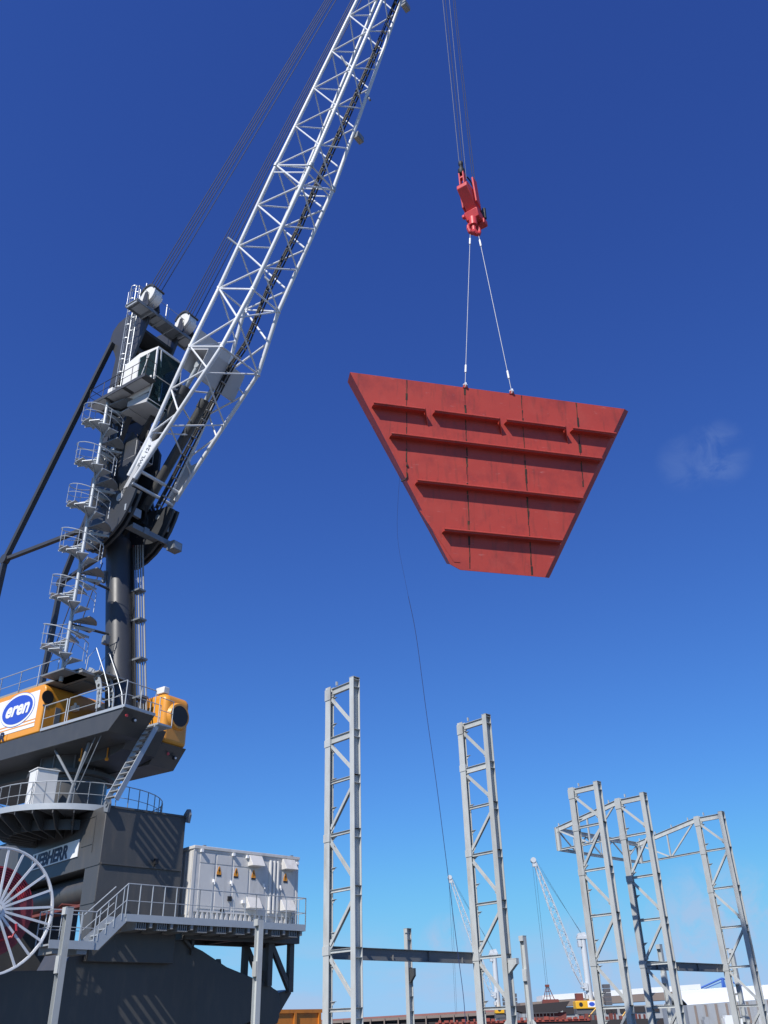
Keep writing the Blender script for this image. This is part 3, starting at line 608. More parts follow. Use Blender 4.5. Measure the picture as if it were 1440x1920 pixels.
# ---- spiral stair
PX, PN = 1.65, -2.7; PITCH_S = 2.72; Z0, Z1 = 17.0, 33.55; RS = 1.22
mb = S2(); mb.tube((PX, PN, 16.6), (PX, PN, Z1 + .2), .10, 14); ss = P('spiral_staircase', mb, 'galv')
NT = 13
def sp(a, r, z): return (PX + r * math.cos(a), PN + r * math.sin(a), z)
nturn = (Z1 - Z0) / PITCH_S
steps = int(nturn * NT)
for k in range(steps):
    j = k % NT; a = R(62) - 2 * math.pi * k / NT; z = Z0 + PITCH_S * k / NT       # clockwise seen from above
    wa = 2 * math.pi / NT
    mb = S2()
    if j in (0, 1):
        if j == 1: continue
        mb.prism([sp(a + .12, .10, z)] + [sp(a - t_ * wa * 2 / 6, RS + .05, z) for t_ in range(7)] + [sp(a - wa * 2, .10, z)], (0, 0, .05))
        mb.box((PX + .62 * math.cos(a - wa) - .05, PN + .62 * math.sin(a - wa) - .2, z - .03), (PX + .62 * math.cos(a - wa) + .05, PN + .62 * math.sin(a - wa) + .2, z))
        P('landing', mb, 'midgrey', ss)
    else:
        mb.prism([sp(a + .3, .10, z), sp(a + .02, RS, z), sp(a - wa, RS, z), sp(a - wa - .3, .10, z)], (0, 0, .04))
        mb.prism([sp(a - wa * .99, .12, z - .13), sp(a - wa * .99, RS, z - .07), sp(a - wa * .99, RS, z), sp(a - wa * .99, .12, z)], tuple(Vector(sp(a - wa * .93, 1, 0)) - Vector(sp(a - wa * .99, 1, 0))))
        P('tread', mb, 'galv', ss)
for t0 in range(0, steps, NT):
    ks = [t0 + 1.6 + .5 * q for q in range(19) if t0 + 1.6 + .5 * q <= steps]
    if len(ks) < 3: continue
    mb = S2()
    for hh, r_ in ((1.05, .024), (.55, .015)):
        pts = [sp(R(62) - 2 * math.pi * k / NT, RS + .03, Z0 + hh + PITCH_S * k / NT) for k in ks]
        mb.path(pts, r_, 6)
    for e in (ks[0], ks[-1]):
        a = R(62) - 2 * math.pi * e / NT; z = Z0 + PITCH_S * e / NT; mb.tube(sp(a, RS + .03, z), sp(a, RS + .03, z + 1.05), .022, 6)
    P('handrail', mb, 'galv', ss)
for k in range(0, steps, 2):
    if not 2 <= k % NT <= 10: continue
    a = R(62) - 2 * math.pi * k / NT; z = Z0 + PITCH_S * k / NT; mb = S2(); mb.tube(sp(a, RS + .03, z - .05), sp(a, RS + .03, z + 1.05), .018, 5); P('baluster', mb, 'galv', ss)
for k in range(6):
    mb = S2(); z = 19.6 + k * PITCH_S; c = tax(z) if z < 25 else Vector((.6, -.9, z))
    mb.tube((PX, PN, z), (c.x, c.y - (.6 if z < 25 else 0), z), .075, 8); mb.tube((PX + .1, PN + .9, z), (PX + .1, PN + 1.0, z), .12, 8); P('tie_bar', mb, 'tower', ss)
mb = S2(); mb.box((.9, -3.3, 16.84), (2.6, -1.9, 16.92)); P('base_plate', mb, 'midgrey', ss)
# ---- operator cab
mb = S2()
c0, c1 = -2.25, -.3
prof_side = [(2.1, 34.0), (3.1, 33.3), (4.75, 33.2), (4.75, 33.5), (3.35, 34.35), (3.35, 36.3), (4.9, 36.35), (4.98, 36.6), (3.1, 36.75), (2.1, 36.45)]
mb.prism([(2.1, c0, 34.0), (3.3, c0, 33.4), (3.3, c0, 36.72), (2.1, c0, 36.45)], (0, c1 - c0, 0))          # rear box
mb.prism([(3.3, c0, 36.35), (4.98, c0, 36.32), (5.0, c0, 36.45), (3.3, c0, 36.74)], (0, c1 - c0, 0))        # roof
mb.box((3.3, c0, 33.3), (4.7, c0 + .06, 34.45)); mb.box((3.3, c1 - .06, 33.3), (4.7, c1, 34.4))
mb.bar((4.9, c0 + .03, 36.4), (4.95, c0 + .03, 34.1), .10, .10); mb.bar((3.4, c0 + .03, 36.5), (3.4, c0 + .03, 33.5), .12, .06); mb.bar((4.3, c0 - .02, 36.2), (3.7, c0 - .02, 34.4), .07, .05); mb.bar((4.1, c0 - .02, 36.3), (4.1, c0 - .02, 35.6), .04, .04)
mb.bar((4.95, c0 + .03, 34.1), (4.6, c0 + .03, 32.7), .08, .06); mb.bar((4.9, c1 - .03, 36.4), (4.95, c1 - .03, 34.1), .06, .06); mb.bar((4.99, c0 + .25, 36.3), (4.72, c0 + .75, 33.0), .09, .03); mb.bar((4.99, c0 + .05, 34.3), (4.99, c1 - .05, 34.3), .05, .03); mb.bar((4.7, c0 + .05, 32.75), (4.7, c1 - .05, 32.75), .05, .05)
cab = P('operator_cab', mb, 'cream', bevel=.02)
mb = S2(); mb.box((3.46, c0 + .015, 34.45), (4.88, c0 + .035, 36.32)); P('side_window', mb, 'glass', cab)
mb = S2(); mb.box((3.4, c1 - .035, 34.45), (4.88, c1 - .015, 36.32)); P('side_window', mb, 'glass', cab)
mb = S2(); mb.prism([(4.93, c0 + .06, 36.33), (4.97, c0 + .06, 34.2), (4.62, c0 + .06, 32.62), (4.58, c0 + .06, 32.62), (4.93, c0 + .06, 34.2), (4.89, c0 + .06, 36.33)], (0, c1 - c0 - .12, 0)); P('front_window', mb, 'glass', cab)
mb = S2(); mb.prism([(4.6, c0, 32.62), (4.58, c0, 32.56), (2.9, c0, 32.95), (2.9, c0, 33.3), (4.6, c0, 33.2)], (0, c1 - c0, 0)); P('floor_pan', mb, 'boomgrey', cab)
mb = S2(); mb.box((4.2, c0 + .1, 32.7), (4.56, c1 - .1, 33.1)); P('floor_window', mb, 'glass', cab)
mb = S2(); mb.box((3.5, -1.6, 33.6), (3.9, -1.0, 34.1)); mb.box((3.5, -1.6, 34.1), (3.62, -1.0, 34.9)); P('seat', mb, 'black', cab)
mb = S2(); mb.box((1.55, -2.75, 34.0), (1.95, -2.35, 34.55)); mb.box((1.6, -2.77, 34.1), (1.8, -2.75, 34.45)); P('air_unit', mb, 'cream', cab)
mb = S2(); mb.box((.3, -3.05, 33.7), (5.2, -2.25, 33.78)); mb.box((.3, -3.08, 33.6), (5.2, -3.04, 33.82)); mb.box((.3, -2.25, 33.7), (2.0, -1.3, 33.78)); cp_ = P('cab_platform', mb, 'dark')
mb = S2()
for x_ in (.35, 1.9, 3.5): mb.box((x_, -3.0, 33.66), (x_ + 1.3, -2.3, 33.69))
mb.box((2.2, -2.1, 32.95), (2.85, -.5, 33.0))
P('floor_panel', mb, 'boomgrey', cp_)
mb = S2(); railing(mb, [(.32, -1.4, 33.78), (.32, -3.05, 33.78), (5.2, -3.05, 33.78), (5.2, -2.4, 33.78)], 1.1, .022, 1.25, (.55,)); P('railing', mb, 'black', cp_)
mb = S2()
mb.bar((.6, -1.0, 30.5), (2.6, -1.6, 33.6), .28, .22); mb.bar((.7, -.2, 30.8), (3.6, -.9, 32.8), .28, .22); mb.bar((.8, -1.9, 33.5), (4.6, -1.9, 33.2), .2, .24); mb.bar((.5, -.8, 33.5), (4.4, -.8, 33.0), .2, .24); mb.bar((1.0, -1.3, 28.2), (1.4, -2.2, 33.6), .10, .10)
P('bracket', mb, 'tower', cp_)
mb = S2(); mb.box((1.3, -1.0, 30.4), (2.6, .3, 30.46)); railing(mb, [(2.6, -1.0, 30.46), (2.6, .3, 30.46)], 1.0, .02, .7, (.5,)); P('lower_platform', mb, 'boomgrey')
# catwalk at the boom foot
mb = S2(); mb.box((2.55, -.95, 25.62), (3.2, 2.0, 25.68)); mb.box((3.18, -.95, 25.45), (3.24, 2.0, 25.75)); ck = P('foot_catwalk', mb, 'midgrey')
mb = S2(); mb.box((3.2, 1.55, 25.1), (3.75, 2.2, 25.6)); P('floodlight', mb, 'midgrey', ck)
mb = S2(); mb.box((3.75, 1.6, 25.14), (3.77, 2.15, 25.56)); P('lamp_lens', mb, 'lampglass', ck)
mb = S2(); mb.box((3.24, -.2, 25.4), (3.3, .15, 25.8)); P('socket_box', mb, 'midgrey', ck)
# ---- back stays
for s_ in (-1, 1):
    mb = S2(); J = (-6.8, 2.0 * s_, 26.2); mb.bar((-.7, 1.45 * s_, 40.2), J, .30, .24); mb.bar(J, (-6.95, 2.0 * s_, 16.6), .30, .24); mb.bar(J, (.1, 1.1 * s_, 26.6), .24, .2)
    mb.disc(J, (0, 1, 0), .3, .34, 16); P('back_stay', mb, 'tower')
mb = S2()
for n0 in (-.5, .5):
    mb.tube((-1.6, n0 - 1.2, 16.9), (.2, n0 - .8, 24.5), .03, 6)
P('guy_cable', mb, 'rope')
# ---- boom
TIP_U, TIP_L = (24.55, 73.3), (25.6, 71.6)
# stations: (upper b,z), (lower b,z), half width
ST = [((2.65, 27.24), (2.65, 27.24), 1.5), ((6.89, 35.95), (9.50, 34.60), 1.5), ((8.40, 39.95), (11.20, 38.25), 1.12), ((12.45, 48.05), (15.25, 45.95), 1.08), ((23.4, 70.2), (24.85, 68.6), .42), (TIP_U, TIP_L, .5)]
def up(i, s): (b_, z_), _, h = ST[i]; return Vector((b_, s * h, z_))
def lo(i, s): _, (b_, z_), h = ST[i]; return Vector((b_, s * h, z_))
def lerpst(t):
    i = min(int(t), len(ST) - 2); f = t - i; return lambda kind, s: (up if kind == 'u' else lo)(i, s).lerp((up if kind == 'u' else lo)(i + 1, s), f)
mb = S2()
# gusset plate box between first panel
mb.prism([up(1, -1), up(1, 1), Vector((6.2, 1.4, 34.4)), Vector((6.2, -1.4, 34.4))], (.06, 0, -.03))
pb = None
boom = P('boom', S2().tube(up(5, -1), up(5, 1), .16, 12), 'white')
for kind, s in (('u', -1), ('l', -1), ('u', 1), ('l', 1)):
    mb = S2(); fn = up if kind == 'u' else lo
    st_ = Vector(fn(0, s)).lerp(fn(1, s), .30)
    rads = (.125, .125, .125, .12, .09, .08)
    mb.tube(st_, fn(1, s), .12, 12)
    for i in range(1, 5): mb.tube(fn(i, s), fn(i + 1, s), rads[i], 12, rads[i + 1]) ; mb.tube(fn(i, s) - Vector((0, 0, .12)), fn(i, s) + Vector((0, 0, .12)), rads[i] * 1.06, 10)
    P('chord', mb, 'white', boom)
def lace(a0, a1, c0_, c1_, nb, r, name='brace', first=0):
    """zigzag between chord a0-a1 and chord c0-c1"""
    pts = []
    for k in range(2 * nb + 1):
        t_ = k / (2 * nb); pts.append(a0.lerp(a1, t_) if (k + first) % 2 == 0 else c0_.lerp(c1_, t_))
    for p, q in zip(pts[:-1], pts[1:]):
        mb_ = S2(); mb_.tube(p, q, r, 8); P(name, mb_, 'white', boom)
def bays(i, nb, r, k0=0):
    for s in (-1, 1): lace(up(i, s), up(i + 1, s), lo(i, s), lo(i + 1, s), nb, r)
    for s_fn, f0 in ((up, 0), (lo, 1)): lace(s_fn(i, -1), s_fn(i + 1, -1), s_fn(i, 1), s_fn(i + 1, 1), nb, r * .85, first=f0)
# lower flared section
for s in (-1, 1):
    a, c = up(0, s), lo(0, s)
    q0u, q0l = a.lerp(up(1, s), .42), a.lerp(lo(1, s), .42)
    lace(q0u, up(1, s), q0l, lo(1, s), 2, .055)
lace(up(0, -1).lerp(up(1, -1), .42), up(1, -1), up(0, 1).lerp(up(1, 1), .42), up(1, 1), 2, .05)
lace(lo(0, -1).lerp(lo(1, -1), .3), lo(1, -1), lo(0, 1).lerp(lo(1, 1), .3), lo(1, 1), 2, .05, first=1)
bays(1, 1, .062)
bays(2, 3, .058)
bays(3, 8, .05)
for i in (1, 2, 3):
    mb_ = S2()
    for kind in (up, lo): mb_.tube(kind(i, -1), kind(i, 1), .055, 8)
    for s in (-1, 1): mb_.tube(up(i, s), lo(i, s), .055, 8)
    P('frame_brace', mb_, 'white', boom)
mb_ = S2(); j = lerpst(3 - .06)
for s in (-1, 1): mb_.tube(j('u', s), j('l', s), .045, 8)
mb_.tube(j('l', -1), j('l', 1), .045, 8); mb_.tube(lo(0, -1).lerp(lo(1, -1), .18), lo(0, 1).lerp(lo(1, 1), .18), .10, 10); mb_.tube(lo(0, -1).lerp(lo(1, -1), .1), lo(0, 1).lerp(lo(1, 1), .1), .10, 10)
P('frame_brace', mb_, 'white', boom)
for i in (3,):
    mb_ = S2()
    for kind in (up, lo):
        for s in (-1, 1):
            d = (kind(4, s) - kind(3, s)).normalized(); mb_.tube(kind(3, s) - d * .12, kind(3, s) + d * .12, .17, 12)
    P('flange_joint', mb_, 'galv', boom)
# foot plates
for s in (-1, 1):
    a = up(0, s); q1, q2 = a.lerp(up(1, s), .40), a.lerp(lo(1, s), .40); m1 = (q1 + q2) / 2
    e1 = a.lerp(up(1, s), .13) + Vector((-.1, 0, .1)); e2 = a.lerp(lo(1, s), .13) + Vector((.12, 0, -.1))
    mb = S2(); poly = [e1, q1, q1.lerp(m1, .5) - (m1 - a) * .06, m1 - (m1 - a) * .1, q2.lerp(m1, .5) - (m1 - a) * .06, q2, e2]
    mb.prism([p + Vector((0, -.07, 0)) for p in poly], (0, .14, 0)); fp = P('foot_plate', mb, 'white' if s < 0 else 'boomgrey', boom)
    mb = S2(); mb.bar(a, a.lerp(m1, .5), .24, .30); mb.disc(a, (0, 1, 0), .24, .34, 18); P('foot_fork', mb, 'boomgrey', boom)
    mb = S2(); mb.tube(e1 + Vector((0, -.1, 0)), q1, .115, 12); mb.tube(e2 + Vector((0, -.1, 0)), q2, .115, 12); P('chord_end', mb, 'white', boom)
a = up(0, -1); m1 = (a.lerp(up(1, -1), .40) + a.lerp(lo(1, -1), .40)) / 2; dd = (m1 - a).normalized(); pp = Vector((-dd.z, 0, dd.x))
mb = S2(); mb.text('SWL 124', a + dd * 1.95 - pp * .15 + Vector((0, -.085, 0)), dd, pp, .37, .015, bold=.006, sx=1.0); P('lettering', mb, 'midgrey', boom)
# big web plates where the luffing rams meet the boom
wu, wl = lerpst(.86), lerpst(1.30)
mb = S2(); mb.prism([wu('u', -1), wl('u', -1).lerp(wl('l', -1), .0), wl('u', 1), wu('u', 1)], (.05, 0, -.03)); wm = lerpst(.98); mb.prism([wm('u', -1), wm('u', -1).lerp(wm('l', -1), .62), wm('u', 1).lerp(wm('l', 1), .62), wm('u', 1)], (.03, 0, .06)); mb.prism([wm('u', -1).lerp(wm('l', -1), .62), lerpst(.8)('u', -1).lerp(lerpst(.8)('l', -1), .75), lerpst(.8)('u', 1).lerp(lerpst(.8)('l', 1), .75), wm('u', 1).lerp(wm('l', 1), .62)], (.05, 0, .03)); P('web_plate', mb, 'boomgrey', boom)
# cable tray on the underside
tr = [onS(x, y, .25) for x, y in ((295, 955), (322, 905), (352, 845), (395, 762), (432, 690), (462, 645), (505, 540), (560, 430), (603, 325), (655, 210), (705, 95), (745, 0))]
tr = [Vector((p.x, .25, p.z)) for p in tr]; tr.append(Vector((24.6, .25, 70.5)))
mb = S2()
for dn in (-.17, .17): mb.path([p + Vector((0, dn, 0)) for p in tr], .05, 6)
mb.path([p + Vector((-.05, 0, .05)) for p in tr], .08, 6)
ct = P('cable_tray', mb, 'black')
for p, q in zip(tr[:-1], tr[1:]):
    L = (q - p).length; k = int(L / .53)
    for i in range(k): c = p.lerp(q, (i + .5) / k); mb = S2(); mb.box((c.x - .02, c.y - .18, c.z - .075), (c.x + .08, c.y + .18, c.z - .03)); P('rung', mb, 'galvdark', ct)
mb = S2(); mb.path([tr[0] + Vector((-.3, -.5, .1)), tr[0] + Vector((-.5, -.4, -.9)), Vector((2.1, -.3, 26.1)), Vector((1.6, -.2, 25.9))], .13, 10); mb.path([tr[0], tr[0] + Vector((-.2, -.1, -1.1)), Vector((2.2, .2, 25.7))], .06, 8); P('cable_loop', mb, 'black', boom)
# lamps and stub arms on the chords
for px, py in ((660, 250), (748, 5)):
    p = onS(px, py, 1.15); mb = S2(); mb.bar(p, p + Vector((.35, .1, -.35)), .06, .06); mb.box((p.x + .2, p.y - .1, p.z - .75), (p.x + .55, p.y + .5, p.z - .28)); l_ = P('floodlight', mb, 'midgrey', boom)
    mb = S2(); mb.box((p.x + .22, p.y - .08, p.z - .78), (p.x + .53, p.y + .48, p.z - .75)); P('lamp_lens', mb, 'lampglass', boom)
for (x0_, y0_, nn), (x1_, y1_) in (((446, 460, -1.1), (428, 446)), ((651, 124, -.9), (640, 106)), ((685, 172, .95), (694, 188)), ((497, 520, -1.1), (506, 528))):
    p, q = onS(x0_, y0_, nn), onS(x1_, y1_, nn); mb = S2(); mb.tube(p, q, .07, 8); P('stub_arm', mb, 'midgrey', boom)
# ---- luffing rams
for s in (-.8, .8):
    p0, p1 = Vector((1.7, s, 27.9)), Vector((6.95, s, 35.0)); d = (p1 - p0).normalized()
    mb = S2(); mb.tube(p0, p0 + d * 7.0, .29, 24); mb.tube(p0 + d * 6.8, p0 + d * 7.35, .34, 24); rm_ = P('luffing_ram', mb, 'dark')
    mb = S2(); mb.tube(p0 + d * 7.3, p1, .15, 16); mb.disc(p1, (0, 1, 0), .24, .3, 16); P('piston_rod', mb, 'galv', rm_)
# ---- ropes
for s in (-1.5, 1.5):
    for k in range(5):
        off = (-.30, -.17, -.04, .10, .36)[k]
        a = Vector((2.6 + .1 * k, s + off * .9, 42.75 - .04 * k)); e = Vector((24.0 + .3 * off, (.5 if s > 0 else -.5) + off * .5, 73.4 - .8 * off)); mb = S2(); mb.tube(a, e, .028, 6); P('luffing_rope', mb, 'rope')
mb = S2()
for n0 in (-.75, .55): mb.disc((24.95, n0, 72.8), (0, 1, 0), .62, .14, 28)
mb.box((24.3, -.9, 72.3), (25.2, .9, 72.9)); P('boom_head', mb, 'white', boom)
# ================================================================== HOOK, SLINGS AND LOAD
HB = MS.inverted() @ Vector((4.70, 29.95, 0)); hb, hn = HB.x, HB.y
for k, (dn, db) in enumerate(((-.80, -.07), (-.80, .09), (.28, -.12), (.66, .05))):
    pass
hook = thing('hook_block', MS @ Vector((hb, hn, 34.8)), SANG, 'bright red crane hook block with swivel and double hook', 'hook')
def HM(dz=0): return MS @ Matrix.Translation(Vector((hb, hn, dz)))
mb = MB(HM()); mb.prism([(-.28, y, z) for y, z in ((-.78, 37.5), (-.78, 37.28), (.20, 36.28), (.72, 36.28), (.72, 36.6), (.45, 37.5), (.1, 37.64), (-.66, 37.64))], (.56, 0, 0)); build('body', mb, 'red', hook, bevel=.03)
mb = MB(HM()); mb.prism([(.33, -.1, 36.7), (.33, .3, 36.5), (.33, .12, 38.25), (.33, -.28, 38.25)], (.09, 0, 0)); build('cheek_plate', mb, 'red', hook, bevel=.02)
mb = MB(HM()); mb.prism([(-.42, -.1, 36.7), (-.42, .3, 36.5), (-.42, .12, 38.0), (-.42, -.28, 38.0)], (.09, 0, 0)); mb.box((-.35, -.3, 37.6), (.0, .1, 37.95)); build('cheek_plate', mb, 'red', hook, bevel=.02)
mb = MB(HM()); mb.prism([(-.36, -.10, 36.3), (-.36, .08, 35.85), (-.36, .62, 35.85), (-.36, .75, 36.3)], (.72, 0, 0)); mb.box((-.42, .5, 35.72), (.42, .88, 36.05)); mb.box((-.44, -.2, 35.9), (-.3, 0, 36.1)); build('crosshead', mb, 'red', hook, bevel=.04)
mb = MB(HM()); mb.tube((0, .1, 35.85), (0, .1, 35.35), .2, 16); mb.tube((0, .1, 35.4), (0, .1, 34.95), .11, 14); build('shank', mb, 'red', hook)
mb = MB(HM() @ Matrix.Translation(Vector((0, .1, 35.1))) @ Matrix.Rotation(R(-34 + 90 - 0), 4, 'Z'))
for s in (-1, 1):
    pts = [(.30 * s * t[0], 0, t[1]) for t in ((0, -.18), (.35, -.28), (.75, -.26), (1.0, -.1), (1.0, .12), (.8, .27))]
    for p, q, r1, r2 in zip(pts[:-1], pts[1:], (.13, .12, .11, .09, .075), (.12, .11, .09, .075, .05)): mb.tube(p, q, r1, 12, r2)
    for p, r1 in zip(pts[1:-1], (.12, .11, .09, .075)): mb.lathe(p, [(r1 * math.cos(R(a)), r1 * math.sin(R(a))) for a in (-80, -40, 0, 40, 80)], 10)
mb.disc((0, 0, -.2), (0, 1, 0), .13, .2, 16); build('double_hook', mb, 'red', hook)
mb = MB(HM()); mb.box((-.14, -.72, 37.6), (-.08, -.48, 38.45)); mb.box((.08, -.72, 37.6), (.14, -.48, 38.45)); mb.box((-.14, -.7, 38.05), (.14, -.5, 38.15)); build('clevis', mb, 'red', hook)
mb = MB(HM()); mb.lathe((0, -.62, 38.4), [(.13, 0), (.17, .08), (.17, .3), (.10, .4), (.08, .55)], 16); mb.lathe((0, -.62, 38.98), [(.07, 0), (.12, .1), (.12, .25), (.05, .38)], 14); build('rope_socket', mb, 'black', hook)
mb = MB(HM()); mb.lathe((-.1, .3, 37.0), [(.09, 0), (.09, .5), (.05, .6)], 12); mb.lathe((.15, .66, 36.9), [(.09, 0), (.09, .4), (.05, .55)], 12); mb.tube((.36, .75, 36.2), (.36, .75, 36.9), .09, 10); mb.tube((.3, .6, 36.2), (.3, .6, 36.6), .10, 10); build('rope_clamp', mb, 'black', hook)
mb = MB(HM()); mb.path([(-.05, .05, 38.9), (0, .3, 38.8), (.05, .55, 38.4), (.1, .72, 37.9), (.1, .72, 37.4), (.05, .6, 37.1)], .04, 6); build('hose', mb, 'black', hook)
# hoist ropes belong to the crane
for (n0, b0, z0), (n1, b1) in (((-.68, -.05, 39.3), (-.72, -.1)), ((-.50, .05, 38.4), (-.64, .0)), ((.05, -.1, 38.2), (.42, -.08)), ((.66, .08, 37.3), (.58, .1)), ((.55, .02, 37.5), (.52, .0))):
    mb = MB(MS); mb.tube((hb + b0, hn + n0, z0), (24.95 + b1, n1 + hn, 72.8), .015, 6); P('hoist_rope', mb, 'ropelight' if n0 in (.05, -.68) else 'rope')
# the hull panel
TH, TL = R(14.3), R(8.0)
px_ = Vector((math.cos(TH), math.sin(TH), 0)); py_ = Vector((math.sin(TH) * math.sin(TL), -math.cos(TH) * math.sin(TL), math.cos(TL))); pz_ = px_.cross(py_)   # pz_ faces the camera side
PO = atY(911, 727, 29.9) + py_ * -.13
MP = Matrix(((px_.x, py_.x, pz_.x, PO.x), (px_.y, py_.y, pz_.y, PO.y), (px_.z, py_.z, pz_.z, PO.z), (0, 0, 0, 1)))
load = thing('hull_panel', PO + Vector((0, 0, -8.3)), 0, 'large red painted steel hull panel with stiffeners hanging from the crane hook', 'steel panel')
YB = -8.22
mb = MB(MP); mb.prism([(-5.92, 0, 0), (6.49, 0, 0), (2.17, YB, 0), (-1.36, YB, 0), (-1.75, YB + .18, 0)], (0, 0, -.03)); pl = build('plate', mb, 'hull', load)
mb = MB(MP); mb.prism([(-5.92, 0, 0), (-1.75, YB + .18, 0), (-1.72, YB + .40, -.55), (-5.86, .0, -.80)], (-.02, 0, 0)); build('edge_flange', mb, 'hull', load)
mb = MB(MP); mb.prism([(6.49, 0, 0), (2.17, YB, 0), (2.42, YB + .05, -.16), (6.76, .0, -.16)], (-.03, 0, -.03)); build('edge_flange', mb, 'hull', load)
mb = MB(MP); mb.prism([(-3.0, -5.9, .004), (-2.8, -5.9, .004), (-1.36, YB + .3, .004), (-1.62, YB + .3, .004)], (0, 0, .012)); build('cut_edge', mb, 'hull', load)
DEP = .28
def stiff(x0_, x1_, y, l_cut=.16, r_cut=.16):
    mb = MB(MP); mb.prism([(x0_, y, 0.0), (x0_, y, DEP * .45), (x0_ + .02, y, DEP), (x1_ - .02, y, DEP), (x1_, y, DEP * .5), (x1_, y, 0)], (0, -.035, 0))
    mb.box((x0_ + .02, y - .05, DEP - .012), (x1_ - .02, y + .07, DEP + .012))
    mb.tube((x0_ + .02, y + .03, DEP + .01), (x1_ - .02, y + .03, DEP + .01), .045, 10)
    o = build('stiffener', mb, 'hull', load)
    mb = MB(MP); k = max(6, int((x1_ - x0_) / .22)); q_ = random.Random(int(x0_ * 100)); mb.path([(x0_ + (x1_ - x0_) * i / k, y - .045 + q_.uniform(-.008, .008), .006) for i in range(k + 1)], .016, 6); build('weld_bead', mb, 'hull', o)
    return o
for x0_, x1_ in ((-5.0, -2.78), (-2.42, .45), (.74, 3.43), (3.74, 5.8)): stiff(x0_, x1_, -1.50)
for x0_, x1_, y in ((-4.25, 5.02, -2.80), (-3.18, 3.98, -4.75), (-2.09, 2.90, -6.72)): stiff(x0_, x1_, y)
for x_ in (-2.66, .58, 3.56):
    mb = MB(MP); mb.prism([(x_ - .10, -1.45, 0), (x_ - .16, -1.45, .34), (x_ + .02, -2.05, .03), (x_ + .04, -2.05, 0)], (.03, 0, 0)); build('gusset', mb, 'hull', load)
# burnt seams, broken into ragged runs
rs = random.Random(5)
for x_, y1 in ((-3.52, -4.4), (-.96, YB + .02), (1.61, YB + .02), (4.17, -4.05)):
    mb = MB(MP); y = -.02
    while y > y1 + .05:
        L = rs.uniform(.10, .5); w = rs.choice((.026, .032, .042, .06, .085)) * (1.0 if rs.random() > .12 else 1.5)
        ye = max(y1, y - L); dx = rs.uniform(-.012, .012)
        xa, xb = x_ + dx - w / 2, x_ + dx + w / 2
        mb.prism([(xa, y, .001), (xb, y, .001), (xb + rs.uniform(-.02, .01), ye, .001), (xa + rs.uniform(-.01, .02), ye, .001)], (0, 0, .008)); y = ye - (rs.uniform(.0, .06) if rs.random() > .6 else 0)
    build('weld_seam', mb, 'seam', load)
mb = MB(MP); mb.disc((-3.5, -4.0, .02), (0, 0, 1), .05, .05, 10); mb.path([(-3.52, -4.3, .02), (-3.5, -4.5, .02), (-3.6, -4.65, .02), (-3.75, -4.72, .02)], .03, 6); build('drain_lip', mb, 'seam', load)
for x_ in (-.93, 1.17):
    mb = MB(MP); mb.prism([(x_ - .12, -.02, -.02), (x_ + .12, -.02, -.02), (x_ + .06, .16, -.02), (x_ - .06, .16, -.02)], (0, 0, .05)); build('lifting_eye', mb, 'hull', load)
for k, (x_, s) in enumerate(((-.93, -1), (1.17, 1))):
    hk = HM() @ Vector((0, .1, 35.1)) + Vector((.20 * s, .05 * s, -.28)); e = MP @ Vector((x_, .14, 0))
    d = (e - hk).normalized(); mb = MB(); mb.tube(hk, e, .015, 6)
    sl = build('wire_sling', mb, 'wire', label=('left wire sling dropping almost plumb from hook to red panel' if k == 0 else 'right wire sling slanting outward from hook to red panel')); tag(sl, cat='sling', group='wire slings holding the red panel')
    for t0, t1 in ((.42, .82), ((e - hk).length - 1.1, (e - hk).length - .7)):
        mb = MB(); mb.tube(hk + d * t0, hk + d * t1, .045, 10); build('ferrule', mb, 'signwhite', sl)
    mb = MB(); mb.ring(e + Vector((0, 0, -.02)), (px_.y, -px_.x, 0) if False else px_, .12, .07, .05, 14); mb.tube(e - px_ * .09, e + px_ * .09, .035, 8); build('shackle', mb, 'signwhite', sl)
# tag line hanging from the panel edge down to the quay
tp = [MP @ Vector((-3.75, -4.3, -.2))] + [atY(x, y, Y) for x, y, Y in ((745, 1000, 30.4), (762, 1100, 30.6), (780, 1190, 30.8), (800, 1340, 31), (817, 1460, 31), (835, 1600, 31), (855, 1760, 31), (868, 1860, 31), (873, 1918, 31))] + [Vector((2.1, 31, .02))]
# smooth by Catmull-Rom
sm = []
for i in range(len(tp) - 1):
    p0, p1, p2, p3 = tp[max(0, i - 1)], tp[i], tp[i + 1], tp[min(len(tp) - 1, i + 2)]
    for k in range(5):
        t = k / 5; sm.append(.5 * ((2 * p1) + (p2 - p0) * t + (2 * p0 - 5 * p1 + 4 * p2 - p3) * t * t + (3 * p1 - p0 - 3 * p2 + p3) * t ** 3))
sm.append(tp[-1])
mb = MB(); mb.path(sm[:12], .005, 5); mb.path(sm[11:], .011, 6)
tag(build('tag_line', mb, 'tagline'), 'thin dark blue tag line hanging below the left edge of red panel', 'rope')
